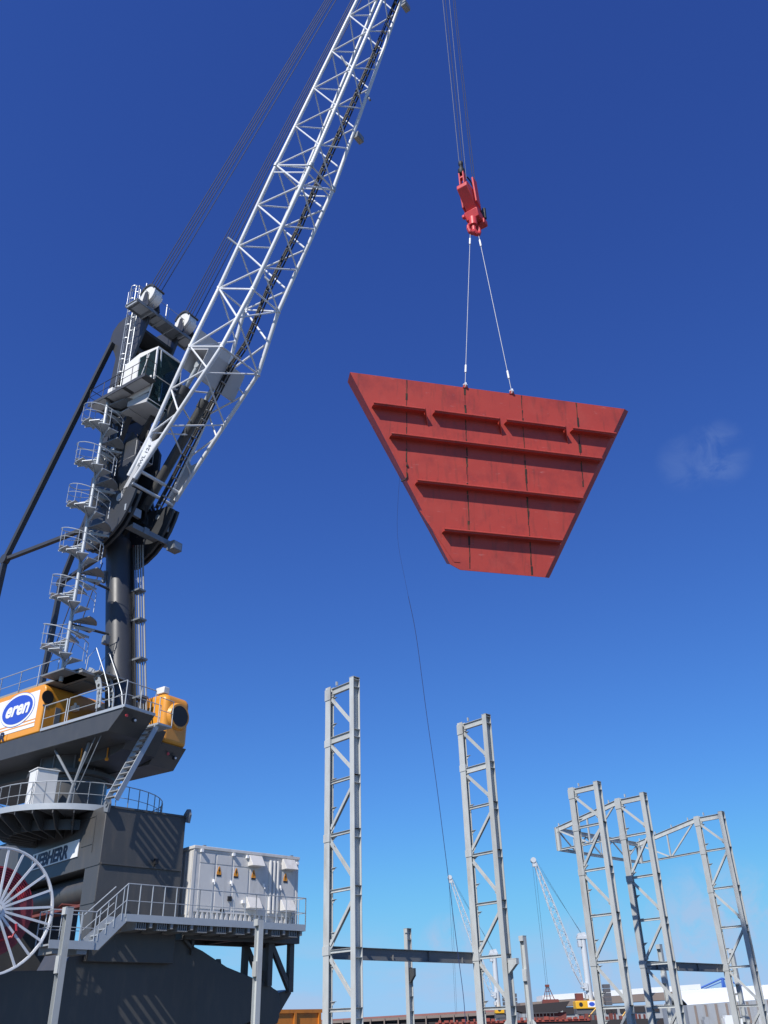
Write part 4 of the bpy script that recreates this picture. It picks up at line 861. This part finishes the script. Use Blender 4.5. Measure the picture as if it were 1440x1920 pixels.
# ================================================================== ELECTRICAL CONTAINER ON THE CRANE'S PLATFORM
GC_ = lambda: MB(Matrix.Translation(Vector((0, 0, EYE))) @ MG @ Matrix.Scale(.992, 4) @ Matrix.Translation(Vector((0, 0, -EYE))))
CU0, CU1, CV0, CV1, CZ0, CZ1 = 22.62, 28.62, 37.64, 40.08, 6.0, 9.22
ec = thing('equipment_container', MG @ Vector((25.6, 38.9, 5.98)), PHI, 'pale grey electrical container with vent hoods and warning signs on the crane platform', 'container')
B_ = lambda n, mb, m, **k: build(n, mb, m, ec, **k)
mb = GC_(); mb.box((CU0, CV0, CZ0 + .42), (CU1, CV1, CZ1 - .12)); B_('body', mb, 'container')
mb = GC_(); mb.box((CU0 - .06, CV0 - .08, CZ1 - .14), (CU1 + .06, CV1 + .06, CZ1)); mb.box((CU0 - .02, CV0 - .03, CZ1 - .24), (CU1 + .02, CV0, CZ1 - .14)); B_('roof', mb, 'container', bevel=.015)
for uu in (CU0 + .5, CU1 - .4): mb = GC_(); mb.box((uu, CV0 + .05, CZ1), (uu + .14, CV0 + .17, CZ1 + .07)); B_('corner_casting', mb, 'midgrey')
mb = GC_(); mb.box((CU0, CV0, CZ0), (CU1, CV1, CZ0 + .14)); uu = CU0 + .05
mb.box((CU0, CV0 + .1, CZ0 + .14), (CU1, CV1, CZ0 + .42))
while uu < CU1 - .2:
    if not (26.75 < uu < 27.1): mb.prism([(uu, CV0, CZ0 + .14), (uu + .17, CV0, CZ0 + .14), (uu + .12, CV0, CZ0 + .42), (uu + .05, CV0, CZ0 + .42)], (0, .1, 0))
    uu += .26
B_('base_rail', mb, 'container')
for k in range(8):
    vv = CV0 + .1 + k * .29; mb = GC_(); mb.box((CU0 - .035, vv, CZ0 + .3), (CU0, vv + .16, CZ1 - .24)); B_('end_rib', mb, 'container')
for a_, c_ in ((CU0 - .05, CU0 + .1), (CU1 - .1, CU1 + .02)):
    mb = GC_(); mb.box((a_, CV0 - .02, CZ0), (c_, CV0, CZ1 - .14)); B_('corner_post', mb, 'container')
for k in range(3):
    uu = 26.95 + k * .22; mb = GC_(); mb.tube((uu, CV0 - .01, CZ0 + .55), (uu, CV0 - .01, CZ1 - .3), .085, 12); B_('corrugation', mb, 'container')
doors = ((22.95, 23.75), (23.85, 24.7), (24.8, 25.65), (25.75, 26.6), (27.6, 28.4))
for k, (a, c) in enumerate(doors):
    for z0, z1 in ((CZ0 + .55, CZ0 + 1.30), (CZ0 + 1.36, CZ0 + 2.45), (CZ0 + 2.5, CZ1 - .3)):
        if k in (3, 4) and z0 != CZ0 + 1.36: continue
        mb = GC_(); mb.box((a, CV0 - .022, z0), (c, CV0, z1)); B_('door_panel', mb, 'container', bevel=.008)
for uu, z1 in ((25.55, 9.05), (27.55, 9.05), (25.5, 7.18), (27.52, 7.18)):
    mb = GC_(); w = .84; zt = z1; zb = z1 - .5
    mb.prism([(uu + .05, CV0, zt), (uu + .05, CV0 - .12, zt), (uu + .05, CV0 - .46, zb), (uu + .05, CV0, zb)], (w - .1, 0, 0)); B_('vent_hood', mb, 'container', bevel=.012)
for uu, z in ((23.72, 7.75), (24.68, 7.75), (26.55, 7.75), (27.52, 7.75)):
    mb = GC_(); mb.box((uu - .035, CV0 - .10, z - .06), (uu + .035, CV0, z + .08)); mb.bar((uu, CV0 - .10, z + .05), (uu, CV0 - .16, z - .16), .04, .03); B_('door_handle', mb, 'signwhite')
for uu, z in ((22.95, 9.0), (24.7, 8.98), (25.5, 8.95), (25.38, 6.95), (28.5, 8.9)):
    mb = GC_(); mb.box((uu - .06, CV0 - .17, z - .06), (uu + .06, CV0, z + .07)); B_('bracket_lamp', mb, 'signwhite')
mb = GC_(); mb.box((24.55, CV0 - .1, 6.95), (24.75, CV0, 7.15)); B_('lock_box', mb, 'black')
mb = GC_(); mb.box((24.2, CV0 - .03, 6.48), (24.4, CV0, 6.6)); B_('type_plate', mb, 'black')
for uu in (24.0, 24.95, 25.95, 27.85):
    z = 8.05; mb = GC_(); mb.prism([(uu - .12, CV0 - .025, z), (uu + .12, CV0 - .025, z), (uu + .12, CV0 - .025, z + .08), (uu + .03, CV0 - .025, z + .35), (uu - .03, CV0 - .025, z + .35), (uu - .12, CV0 - .025, z + .08)], (0, -.012, 0)); ws = B_('warning_sign', mb, 'warn')
    mb = GC_(); mb.box((uu - .12, CV0 - .037, z - .08), (uu + .12, CV0 - .023, z - .01)); B_('caption_strip', mb, 'black')
    mb = GC_(); mb.prism([(uu + .02, CV0 - .039, z + .31), (uu - .05, CV0 - .039, z + .17), (uu + .0, CV0 - .039, z + .17), (uu - .02, CV0 - .039, z + .05), (uu + .05, CV0 - .039, z + .2), (uu + .01, CV0 - .039, z + .2)], (0, -.008, 0)); B_('bolt_symbol', mb, 'black')
for o in ec.children: pass

# ================================================================== STEEL FRAME UNDER CONSTRUCTION
L = 1.76
def frame_tower(name, u_, label, top, levels, deep, diags, shift=0, corbel=False, splices=()):
    loc = GU * u_ + GV * 28.83
    t = thing(name, loc, PHI, label, 'steel tower', 'lattice steel towers of the building frame')
    F = Matrix.Translation(loc) @ MG
    mb = MB(F); mb.hsec((0, 0, 0), (0, 0, top), .38, .28, (1, 0, 0))
    for z in levels:
        for dz in (0, .34 if z in deep else .0):
            if z - dz > .2: mb.box((-.165, -.138, z - dz - .01), (.165, .138, z - dz + .01))
    for z in levels[2:]:
        if z > 1: mb.box((-.165, -.138, z - .36), (.165, .138, z - .34))
    mb.box((-.2, -.15, top), (.2, .15, top + .015)); mb.box((-.3, -.25, 0), (.3, .25, .03)); build('column', mb, 'steel', t)
    mb = MB(F); mb.hsec((0, L, 0), (0, L, top), .22, .36, (1, 0, 0))
    for z in splices: mb.box((-.135, L - .2, z - .16), (.02, L + .2, z + .16))
    mb.box((-.3, L - .25, 0), (.3, L + .25, .03)); build('column', mb, 'steel', t)
    y0_, y1_ = .145, L - .185
    for z in levels:
        mb = MB(F)
        if z in deep: mb.hsec((0, y0_, z - .15), (0, y1_, z - .15), .30, .15, (0, 0, 1), .016, .01)
        else: mb.hsec((0, y0_, z - .06), (0, y1_, z - .06), .13, .12, (0, 0, 1), .012, .01)
        build('beam', mb, 'steel', t)
    for z0, z1 in diags:           # z0 at the near column, z1 at the far column
        mb = MB(F); mb.hsec((0, y0_, z0), (0, y1_, z1), .12, .12, (1, 0, 0), .012, .01)
        build('brace', mb, 'steel', t)
        for yy, zz, sg in ((y0_, z0, 1), (y1_, z1, -1)):
            mb = MB(F); dz = .22 if (z1 - z0) * sg > 0 else -.22
            mb.prism([(.0, yy - .02 * sg, zz - .18), (.0, yy + .20 * sg, zz - .05 + dz * .3), (.0, yy + .22 * sg, zz + dz + .06), (.0, yy - .02 * sg, zz + .2)], (-.016, 0, 0)); build('gusset_plate', mb, 'steel', t)
    z = top - .55 - shift
    while z > .8:
        mb = MB(F); mb.prism([(.0, L - .18, z), (.11, L - .18, z), (.11, L - .42, z + .0), (.0, L - .42, z)], (0, 0, .018)); mb.prism([(.05, L - .18, z - .16), (.05, L - .18, z + .005), (.05, L - .42, z + .005)], (.012, 0, 0)); build('cleat', mb, 'steel', t); z -= 1.22
    for a_, b_ in (((-.05, y1_ - .35, top - .02), (.05, y1_ - .3, top + .16)), ((-.14, L - .20, top - .62), (-.11, L + .2, top - .1)), ((-.05, L - .32, top - .5), (.05, L - .2, top - .38))):
        mb = MB(F); mb.box(a_, b_); build('connection_plate', mb, 'steel', t)
    for dz in (.0, -.9, -1.7):
        pass
    if corbel:
        mb = MB(F); mb.box((-.10, -.62, 4.19), (.10, -.11, 4.22)); mb.prism([(-.01, -.11, 4.2), (-.01, -.62, 4.2), (-.01, -.62, 4.0), (-.01, -.11, 3.62)], (.02, 0, 0)); mb.box((-.1, -.62, 3.98), (.1, -.6, 4.2))
        for x_ in (-.09, .07): mb.prism([(x_, -.11, 4.2), (x_, -.6, 4.2), (x_, -.6, 4.0), (x_, -.11, 3.62)], (.015, 0, 0))
        build('corbel', mb, 'steel', t)
    return t
lv1 = [15.25, 13.0, 11.05, 8.85, 6.65, 4.42, 2.38]
dg1 = [(13.3, 14.75), (11.3, 12.6), (10.65, 9.05), (6.95, 8.5), (6.2, 4.6), (2.65, 4.1), (1.9, .5)]
t1 = frame_tower('steel_tower', 24.87, 'nearest tall lattice steel tower, left end of the plate girder', 15.36, lv1, (15.25, 13.0), dg1, splices=(12.75, 8.7, 4.4))
t2 = frame_tower('steel_tower', 33.72, 'second tall lattice steel tower with a corbel, right end of the plate girder', 15.36, lv1, (15.25, 13.0), dg1, corbel=True, splices=(13.0, 8.9, 4.4))
lv2 = [13.18, 11.12, 8.85, 6.6, 4.42, 2.36]
dg2 = [(11.4, 12.7), (10.85, 9.05), (7.0, 8.5), (6.35, 4.6), (2.6, 4.1), (2.05, .4)]
t3 = frame_tower('steel_tower', 42.70, 'shorter lattice steel tower standing alone, leftmost of the right hand three', 13.27, lv2, (13.18,), dg2, splices=(11.05, 8.75, 4.35))
for uu, lab in ((47.25, 'middle lattice steel tower of the right hand three, at the second girder'), (56.2, 'farthest lattice steel tower near the right edge of the frame')):
    c = copy_tree(t3); c.location = GU * uu + GV * 28.83; tag(c, lab)
# plate girders
def girder(name, u0, u1, v_, z0, z1, label):
    mb = G_(); mb.hsec((u0, v_, (z0 + z1) / 2), (u1, v_, (z0 + z1) / 2), z1 - z0, .2, (0, 0, 1), .02, .014); o = build(name, mb, 'girder'); tag(o, label, 'steel beam', 'plate girders between the towers')
    n = 4
    for k in range(1, n + 1):
        uu = u0 + (u1 - u0) * (k - .35) / n; mb = G_(); mb.box((uu, v_ - .1, z0 + .02), (uu + .014, v_, z1 - .02 if k % 2 else (z0 + z1) / 2)); build('stiffener', mb, 'girder', o)
    return o
girder('plate_girder', 24.99, 33.6, 30.78, 4.14, 4.60, 'long grey plate girder between the two tallest towers')
girder('plate_girder', 47.38, 56.08, 30.78, 4.12, 4.56, 'long grey plate girder between the towers at right')
# roof trusses
def rafter(name, u_, label):
    a0, a1 = 30.85, 35.35
    mb = G_(); mb.hsec((u_, a0 - .15, 13.05), (u_, a1, 12.2), .30, .15, (0, 0, 1), .016, .01)
    for k in range(4): vv = a0 + .4 + k * 1.3; mb.box((u_ - .04, vv, 13.2 - (vv - a0) * .189 - .02), (u_ + .04, vv + .05, 13.2 - (vv - a0) * .189 + .17))
    o = build(name, mb, 'steel'); tag(o, label, 'roof truss', 'roof trusses at the tower tops')
    mb = G_(); mb.hsec((u_, a0 - .15, 11.08), (u_, a1 - .1, 11.0), .12, .12, (0, 0, 1), .012, .01); build('bottom_chord', mb, 'steel', o)
    mb = G_(); mb.bar((u_, 33.0, 12.55), (u_, 33.0, 11.1), .09, .09); build('post', mb, 'steel', o)
    for p, q in (((a0 + .1, 12.9), (32.9, 11.1)), ((33.1, 11.1), (a1 - .15, 12.1))):
        mb = G_(); mb.bar((u_, p[0], p[1]), (u_, q[0], q[1]), .09, .09); build('brace', mb, 'steel', o)
    mb = G_(); mb.hsec((u_, a1, 10.95), (u_, a1, 12.35), .28, .2, (0, 1, 0), .018, .012); build('end_post', mb, 'steel', o)
    return o
rafter('roof_truss', 47.25, 'sloping roof truss running back from the middle tower of the right hand three')
rafter('roof_truss', 56.2, 'sloping roof truss running back from the farthest tower at right')
mb = G_(); mb.hsec((47.35, 35.4, 12.2), (56.1, 35.4, 12.2), .26, .15, (0, 0, 1), .016, .01); o = build('roof_truss', mb, 'steel'); tag(o, 'level edge truss linking the far ends of the two sloping trusses', 'roof truss', 'roof trusses at the tower tops')
mb = G_(); mb.hsec((47.35, 35.4, 11.02), (56.1, 35.4, 11.02), .16, .15, (0, 0, 1), .014, .01); build('bottom_chord', mb, 'steel', o)
for k in range(6):
    x0_, x1_ = 47.5 + k * 1.43, 47.5 + (k + 1) * 1.43; mb = G_(); mb.bar((x0_, 35.4, 11.1 if k % 2 else 12.1), (x1_, 35.4, 12.1 if k % 2 else 11.1), .07, .07); build('brace', mb, 'steel', o)
    if k % 2 == 0: mb = G_(); mb.bar((x1_, 35.4, 11.1), (x1_, 35.4, 12.1), .05, .05); build('post', mb, 'steel', o)
# short posts
def post(u_, v_, label, ax, corbel=None, top=5.96):
    loc = GU * u_ + GV * v_; F = Matrix.Translation(loc) @ MG
    t = thing('steel_post', loc, PHI, label, 'steel post', 'short steel posts in a row behind the towers')
    mb = MB(F); mb.hsec((0, 0, 0), (0, 0, top), .30, .24, ax, .018, .012); mb.box((-.16, -.16, top), (.16, .16, top + .012))
    if abs(ax[0]) > .5:
        for k in range(9): mb.box((-.13, -.118, .5 + k * .62), (.13, .118, .51 + k * .62))
    mb.box((-.3, -.3, 0), (.3, .3, .03)); build('column', mb, 'steel', t)
    mb = MB(F)
    if abs(ax[1]) > .5: mb.box((-.18, -.14, 3.72), (-.005, .14, 4.30)); build('cleat', mb, 'steel', t); mb = MB(F); mb.box((-.2, -.15, 5.7), (-.12, .15, 5.96)); build('cleat', mb, 'steel', t); mb = MB(F); mb.box((-.19, -.1, 1.45), (-.12, .1, 1.8))
    else: mb.box((-.02, -.34, 1.35), (.02, -.12, 1.8)); mb.box((-.2, -.15, 5.75), (-.14, .0, 5.8))
    build('cleat', mb, 'steel', t)
    mb = MB(F)
    if abs(ax[0]) > .5: mb.prism([(-.07, -.12, 4.18), (-.07, -.42, 4.18), (-.07, -.42, 3.85), (-.07, -.12, 3.55)], (.14, 0, 0)); build('corbel', mb, 'dark', t)
    else: mb.prism([(-.02, -.15, 1.2), (-.02, -.36, 1.5), (-.02, -.36, 1.7), (-.02, -.15, 1.9)], (.04, 0, 0)); build('gusset', mb, 'steel', t)
    return t
YA, XA = (0, 1, 0), (1, 0, 0)
post(15.85, 35.17, 'short steel post in front of the cable reel side of the crane', YA)
post(24.70, 35.17, 'short steel post in front of the electrical container', YA)
post(33.72, 35.17, 'short steel post with a dark corbel, midway under the left plate girder', XA)
post(42.68, 35.17, 'short steel post standing just right of the second tall tower', YA)
post(56.49, 35.17, 'short steel post behind the right plate girder near its left end', YA)
post(65.79, 35.17, 'short steel post partly hidden behind the farthest tower', YA)

# ================================================================== ORANGE SKIP BEHIND THE CRANE
GK_ = lambda: MB(Matrix.Translation(Vector((0, 0, EYE))) @ MG @ Matrix.Scale(1.6, 4) @ Matrix.Translation(Vector((0, 0, -EYE))))
sk = thing('steel_skip', MG @ Vector((51, 72, 0)), PHI, 'weathered orange steel skip behind the outrigger beam of the crane', 'skip')
mb = GK_(); mb.prism([(28.6, 44.0, .7), (35.3, 44.0, .7), (35.3, 44.0, 2.62), (28.6, 44.0, 2.62)], (0, 2.4, 0)); build('body', mb, 'orange2', sk, bevel=.02)
mb = GK_(); mb.box((28.5, 43.92, 2.5), (35.38, 44.0, 2.68)); mb.box((28.5, 46.4, 2.5), (35.38, 46.48, 2.68)); build('rim', mb, 'orange2', sk)
for uu in (29.4, 31.4, 33.4, 35.1): mb = GK_(); mb.box((uu, 43.9, .7), (uu + .15, 44.0, 2.5)); build('rib', mb, 'orange2', sk)

# ================================================================== FAR SIDE OF THE HARBOUR
def wbox(mb, x0_, x1_, y0_, y1_, z0, z1): return mb.box((x0_, y0_, z0), (x1_, y1_, z1))
# long shed with faded red roof
sh = thing('storage_shed', (20, 610, 0), 0, 'long low storage shed with a faded red roof and dark open bays', 'shed')
mb = MB(); mb.prism([(-70, 600, 5.4), (64, 600, 8.4), (64, 600, 9.6), (-70, 600, 6.0)], (0, 30, 0)); build('roof', mb, 'farred', sh)
mb = MB(); mb.prism([(-70, 599.5, 4.0), (64, 599.5, 6.8), (64, 599.5, 8.4), (-70, 599.5, 5.3)], (0, 30, 0)); build('fascia', mb, 'farbrown', sh)
mb = MB(); wbox(mb, -70, 64, 601, 628, 0, 4.4); mb.prism([(-70, 601, 4), (64, 601, 4), (64, 601, 6.8), (-70, 601, 4)], (0, 20, 0)); build('wall', mb, 'fardark', sh)
for k in range(16):
    x_ = -66 + k * 8.2; mb = MB(); wbox(mb, x_, x_ + .7, 598.8, 599.4, 0, 5.3 + (x_ + 70) * .0225); build('pillar', mb, 'farbrown', sh)
# conveyor roof behind the ship with pale top
cv = thing('conveyor_shed', (95, 420, 0), 0, 'long pale roofed shed with a row of dark openings behind the yellow crane', 'shed')
mb = MB(); mb.prism([(62, 430, 9.9), (130, 430, 12.5), (130, 430, 14.6), (62, 430, 12.0)], (0, 20, 0)); build('roof', mb, 'farwhite', cv)
mb = MB(); mb.prism([(52, 429, 7.2), (130, 429, 9.4), (130, 429, 12.4), (52, 429, 9.4)], (0, 20, 0)); build('fascia', mb, 'farbrown', cv)
mb = MB(); wbox(mb, 52, 130, 430, 450, 0, 7.4); build('wall', mb, 'fargrey', cv)
for k in range(12): mb = MB(); wbox(mb, 58 + k * 6, 62.6 + k * 6, 429.4, 430.5, 4.8, 7.0); build('opening', mb, 'fardark', cv)
# white roofed sheds at right
ws = thing('warehouse', (92, 262, 0), 0, 'big white roofed warehouse with streaked grey cladding at the right edge', 'warehouse')
mb = MB(); mb.prism([(71.5, 250, 4.75), (118, 250, 6.6), (118, 262, 9.4), (72.3, 262, 7.9)], (0, .3, .3)); build('roof', mb, 'farwhite', ws)
mb = MB(); mb.prism([(71.3, 250, 0), (118, 250, 0), (118, 250, 6.5), (71.3, 250, 4.7)], (0, 24, 0)); build('wall', mb, 'fargrey', ws)
mb = MB(); mb.prism([(71.5, 274, 4.75), (118, 274, 6.6), (118, 262, 9.4), (72.3, 262, 7.9)], (0, -.3, .3)); build('roof', mb, 'farwhite', ws)
for k in range(11):
    x_ = 73 + k * 2.6; mb = MB(); wbox(mb, x_, x_ + .5, 249.85, 250.0, .5, 4.5 + .04 * (x_ - 71)); build('rain_streak', mb, 'farbrown', ws)
for k, (x_, w) in enumerate(((74, 2.2), (79, 4.5), (88, 3.5))):
    mb = MB(); wbox(mb, x_, x_ + w, 247, 249.4, 0, 1.5 + .2 * k); mb.box((x_ + .3, 247, 1.5 + .2 * k), (x_ + w * .6, 249, 2.1 + .2 * k)); tag(build('site_cabin', mb, 'farwhite' if k else 'fargrey'), ('small grey cabin', 'long low white cabin', 'white cabin farthest right')[k] + ' at the foot of the grey warehouse', 'cabin')
# blue dock crane
bc = thing('dock_crane', (163, 500, 0), 0, 'distant blue dock crane rising behind the white warehouse roof', 'crane')
mb = MB()
for x0_, x1_ in ((160.5, 162.6), (164.5, 162.8)): mb.tube((x0_, 500, 0), (x1_, 500, 19), .55, 8)
for z_ in (10, 13.5, 16.5): mb.tube((160.9 + z_ * .1, 500, z_), (164.2 - z_ * .08, 500, z_ - 2), .25, 6)
build('mast', mb, 'farblue', bc)
mb = MB(); mb.tube((162.6, 500, 19), (142, 500, 11.8), .40, 8); mb.tube((162.6, 500, 17.6), (142, 500, 11.2), .2, 8); mb.tube((142, 500, 11.5), (136, 500, 10.8), .8, 8); build('jib', mb, 'farblue', bc)
mb = MB(); mb.tube((162.6, 500, 19), (171, 500, 15.6), .35, 8); mb.tube((171, 500, 15.6), (182, 500, 12.5), .5, 8); build('counter_jib', mb, 'farblue', bc)
# cargo ship with hopper
sp_ = thing('cargo_ship', (50, 335, 0), 0, 'red decked cargo ship with a dark hopper amid its cranes', 'ship')
mb = MB(); wbox(mb, 8, 110, 330, 346, 0, 2.2); build('hull', mb, 'fardark', sp_)
mb = MB(); wbox(mb, 12, 62, 329.6, 331, 2.1, 2.7)
rs = random.Random(11)
for k in range(26): x_ = 13 + k * 1.9; wbox(mb, x_, x_ + rs.uniform(.4, 1.5), 329.2, 330, 2.6, 2.9 + rs.uniform(0, .7))
build('deck_rail', mb, 'shipred', sp_)
mb = MB(); mb.prism([(39, 331, 6.8), (56.5, 331, 7.8), (54.5, 331, 5.4), (52.5, 331, 4.6), (41.5, 331, 4.6), (39, 331, 5.4)], (0, 9, 0)); build('hopper', mb, 'fardark', sp_)
mb = MB(); wbox(mb, 43, 55, 332, 339, 2.2, 4.7); build('hopper_base', mb, 'rust', sp_)
mb = MB()
for k in range(11): x_ = 39 + k * 1.15; wbox(mb, x_, x_ + .14, 330, 330.2, 2.2, 4.6)
wbox(mb, 39, 52, 330, 330.2, 4.5, 4.65); wbox(mb, 39, 52, 330, 330.2, 3.4, 3.5); build('railing', mb, 'fargreyd', sp_)
mb = MB(); mb.tube((61, 331, 2.3), (65.5, 331, 6.2), .16, 6); mb.tube((72.5, 331, 2.6), (75.5, 331, 5.6), .18, 6); build('davit', mb, 'faryellow', sp_)
rs = random.Random(4)
mb = MB()
for k in range(16): x_ = 56 + k * 1.6; h = rs.uniform(.4, 1.8); wbox(mb, x_, x_ + rs.uniform(.3, 1.2), 330.5, 332, 2.2, 2.4 + h)
build('deck_gear', mb, 'rust', sp_)
# two working cranes beyond
def far_crane(x_, y_, az, tip, label, hook_z, hook_x, house_dx):
    t = thing('harbour_crane', (x_, y_, 0), 0, label, 'crane', 'cranes working on the far berth')
    mb = MB(); mb.tube((x_, y_, 0), (x_, y_, 31), 1.35, 20, 1.15); build('tower', mb, 'farcrane', t)
    mb = MB(); mb.box((x_ - 2.4, y_ - 1.4, 31), (x_ + 1.6, y_ + 1.4, 32)); mb.tube((x_ - 1.2, y_ - 1.2, 32.4), (x_ - 1.2, y_ + 1.2, 32.4), .9, 16); mb.prism([(x_ - 2.8, y_ - .3, 31), (x_ + 2.2, y_ - .3, 31), (x_ + 1.2, y_ - .3, 33.6), (x_ - .4, y_ - .3, 33.4)], (0, .6, 0)); mb.box((x_ - 2.2, y_ - 1.3, 28.2), (x_ - .9, y_ + 1.3, 30.6)); build('tower_head', mb, 'farcrane', t)
    mb = MB(); mb.box((x_ - 2.0, y_ - 1.8, 12.5), (x_ - .6, y_ + 1.8, 15.2)); mb.box((x_ - 3.0, y_ - 1.9, 13.3), (x_ - 1.2, y_ + 1.9, 13.9)); mb.box((x_ - 1.8, y_ - 1.6, 9.6), (x_ - .9, y_ + 1.6, 11.2)); build('boom_foot', mb, 'farcrane', t)
    d = Vector(tip) - Vector((x_ - 2.4, y_, 14.2)); Lb = d.length; d.normalize(); side = Vector((0, 1, 0)); nr = d.cross(side)
    def st(s, a, c):
        w = 1.25 * min(1, .25 + s / 8) * (1 - max(0, s - Lb * .62) / Lb * 1.6); return Vector((x_ - 2.4, y_, 14.2)) + d * s + side * (a * w) + nr * (c * w)
    mb = MB(); nb = 22
    for a, c in ((-1, -1), (1, -1), (1, 1), (-1, 1)):
        for k in range(nb): mb.tube(st(Lb * k / nb, a, c), st(Lb * (k + 1) / nb, a, c), .17, 6)
    bo = build('boom', mb, 'farcrane', t)
    mb = MB()
    for (a, c), (e, f) in (((-1, -1), (1, -1)), ((1, -1), (1, 1)), ((1, 1), (-1, 1)), ((-1, 1), (-1, -1))):
        for k in range(nb): p, q = ((a, c), (e, f)) if k % 2 else ((e, f), (a, c)); mb.tube(st(Lb * k / nb, *p), st(Lb * (k + 1) / nb, *q), .085, 5)
    build('lattice', mb, 'farcrane', bo)
    T = Vector(tip); mb = MB(); mb.tube(T + Vector((-.4, -1.1, .2)), T + Vector((-.4, 1.1, .2)), 1.1, 16); mb.box((T.x - .9, y_ - .8, T.z - 2.4), (T.x + .8, y_ + .8, T.z - .6)); build('boom_head', mb, 'farcrane', bo)
    for k in range(4):
        mb = MB(); mb.tube((x_ - .9 + .7 * k, y_ - 1 + .6 * k, 33.4 - .7 * k), T + Vector((.3 + .3 * k, -.6 + .4 * k, 1.2 - 1.2 * k)), .03, 5); build('luffing_rope', mb, 'rope', t)
    for dx in (-.5, .6):
        mb = MB(); mb.tube(T + Vector((dx - .4, 0, 0)), (hook_x + dx * .6, y_, hook_z), .05, 5); build('hoist_rope', mb, 'rope', t)
    hx = x_ + house_dx
    mb = MB(); mb.box((hx - 5, y_ - 3.2, 6.2), (hx + 5, y_ + 3.2, 9.0)); hh = build('machinery_house', mb, 'faryellow', t, bevel=.2)
    mb = MB(); mb.disc((hx - 3.0, y_ - 3.25, 7.7), (0, 1, 0), .75, .1, 20); build('fan_opening', mb, 'black', hh)
    mb = MB(); mb.box((hx - .3, y_ - 3.27, 6.7), (hx + 2.9, y_ - 3.2, 8.8)); build('logo_panel', mb, 'signwhite', hh)
    mb = MB(); mb.prism([(hx + 1.3 + 1.15 * math.cos(2 * math.pi * k / 20), y_ - 3.28, 7.75 + .72 * math.sin(2 * math.pi * k / 20)) for k in range(20)], (0, -.05, 0)); build('oval_badge', mb, 'blue', hh)
    mb = MB(); mb.box((hx - 5, y_ - 2.6, 4.4), (hx + 5, y_ + 2.6, 6.2)); mb.box((hx - 3.2, y_ - 2.4, 0), (hx + 3.2, y_ + 2.4, 4.4)); build('undercarriage', mb, 'fargreyd', t)
    return t
fc = far_crane(76.4, 400, 0, (59.9, 400, 61.6), 'far pale crane with yellow machinery house between the two frame groups', 14.6, 59.8, -1.5)
mb = MB()
for dx in (6.8,): 
    for k in range(5): mb.box((76.4 + dx - 1.3, 398, 7.2 + k * 1.5), (76.4 + dx + 1.3, 401, 8.5 + k * 1.5))
build('counterweight', mb, 'fargreyd', fc)
mb = MB(); mb.box((70.6, 398, 9.0), (73.4, 401, 11.6)); build('winch_box', mb, 'rust', fc)
fd = far_crane(47.6, 480, 0, (28.6, 480, 66.5), 'farthest pale crane mostly hidden behind the second tall tower', 6, 27.5, 3.2)
mb = MB()
for k in range(5): mb.box((50, 476, 6.0 + k * 1.7), (56.5, 481, 7.4 + k * 1.7))
build('counterweight', mb, 'fargreyd', fd)
# grab hanging from the right crane
gr = thing('cargo_grab', (59.8, 400, 8.5), 0, 'rusty maroon cargo grab hanging over the ship hopper', 'grab')
mb = MB(); mb.prism([(57.2, 398.5, 8.0), (64.0, 398.5, 8.0), (63.6, 398.5, 9.8), (57.6, 398.5, 9.8)], (0, 3, 0)); build('shell', mb, 'rust', gr)
mb = MB()
for a in (-1, -.35, .35, 1): mb.tube((59.9 + a * .35, 400, 14.6), (60.1 + a * 2.2, 400 + (.8 if abs(a) < .5 else 0), 9.6), .16, 6)
for z_ in (11, 12.6): mb.tube((58.7 + (z_ - 11) * .3, 400, z_), (61.3 - (z_ - 11) * .3, 400, z_), .12, 6)
mb.box((59.1, 399.4, 14.2), (60.7, 400.6, 15.0)); build('arm', mb, 'rust', gr)
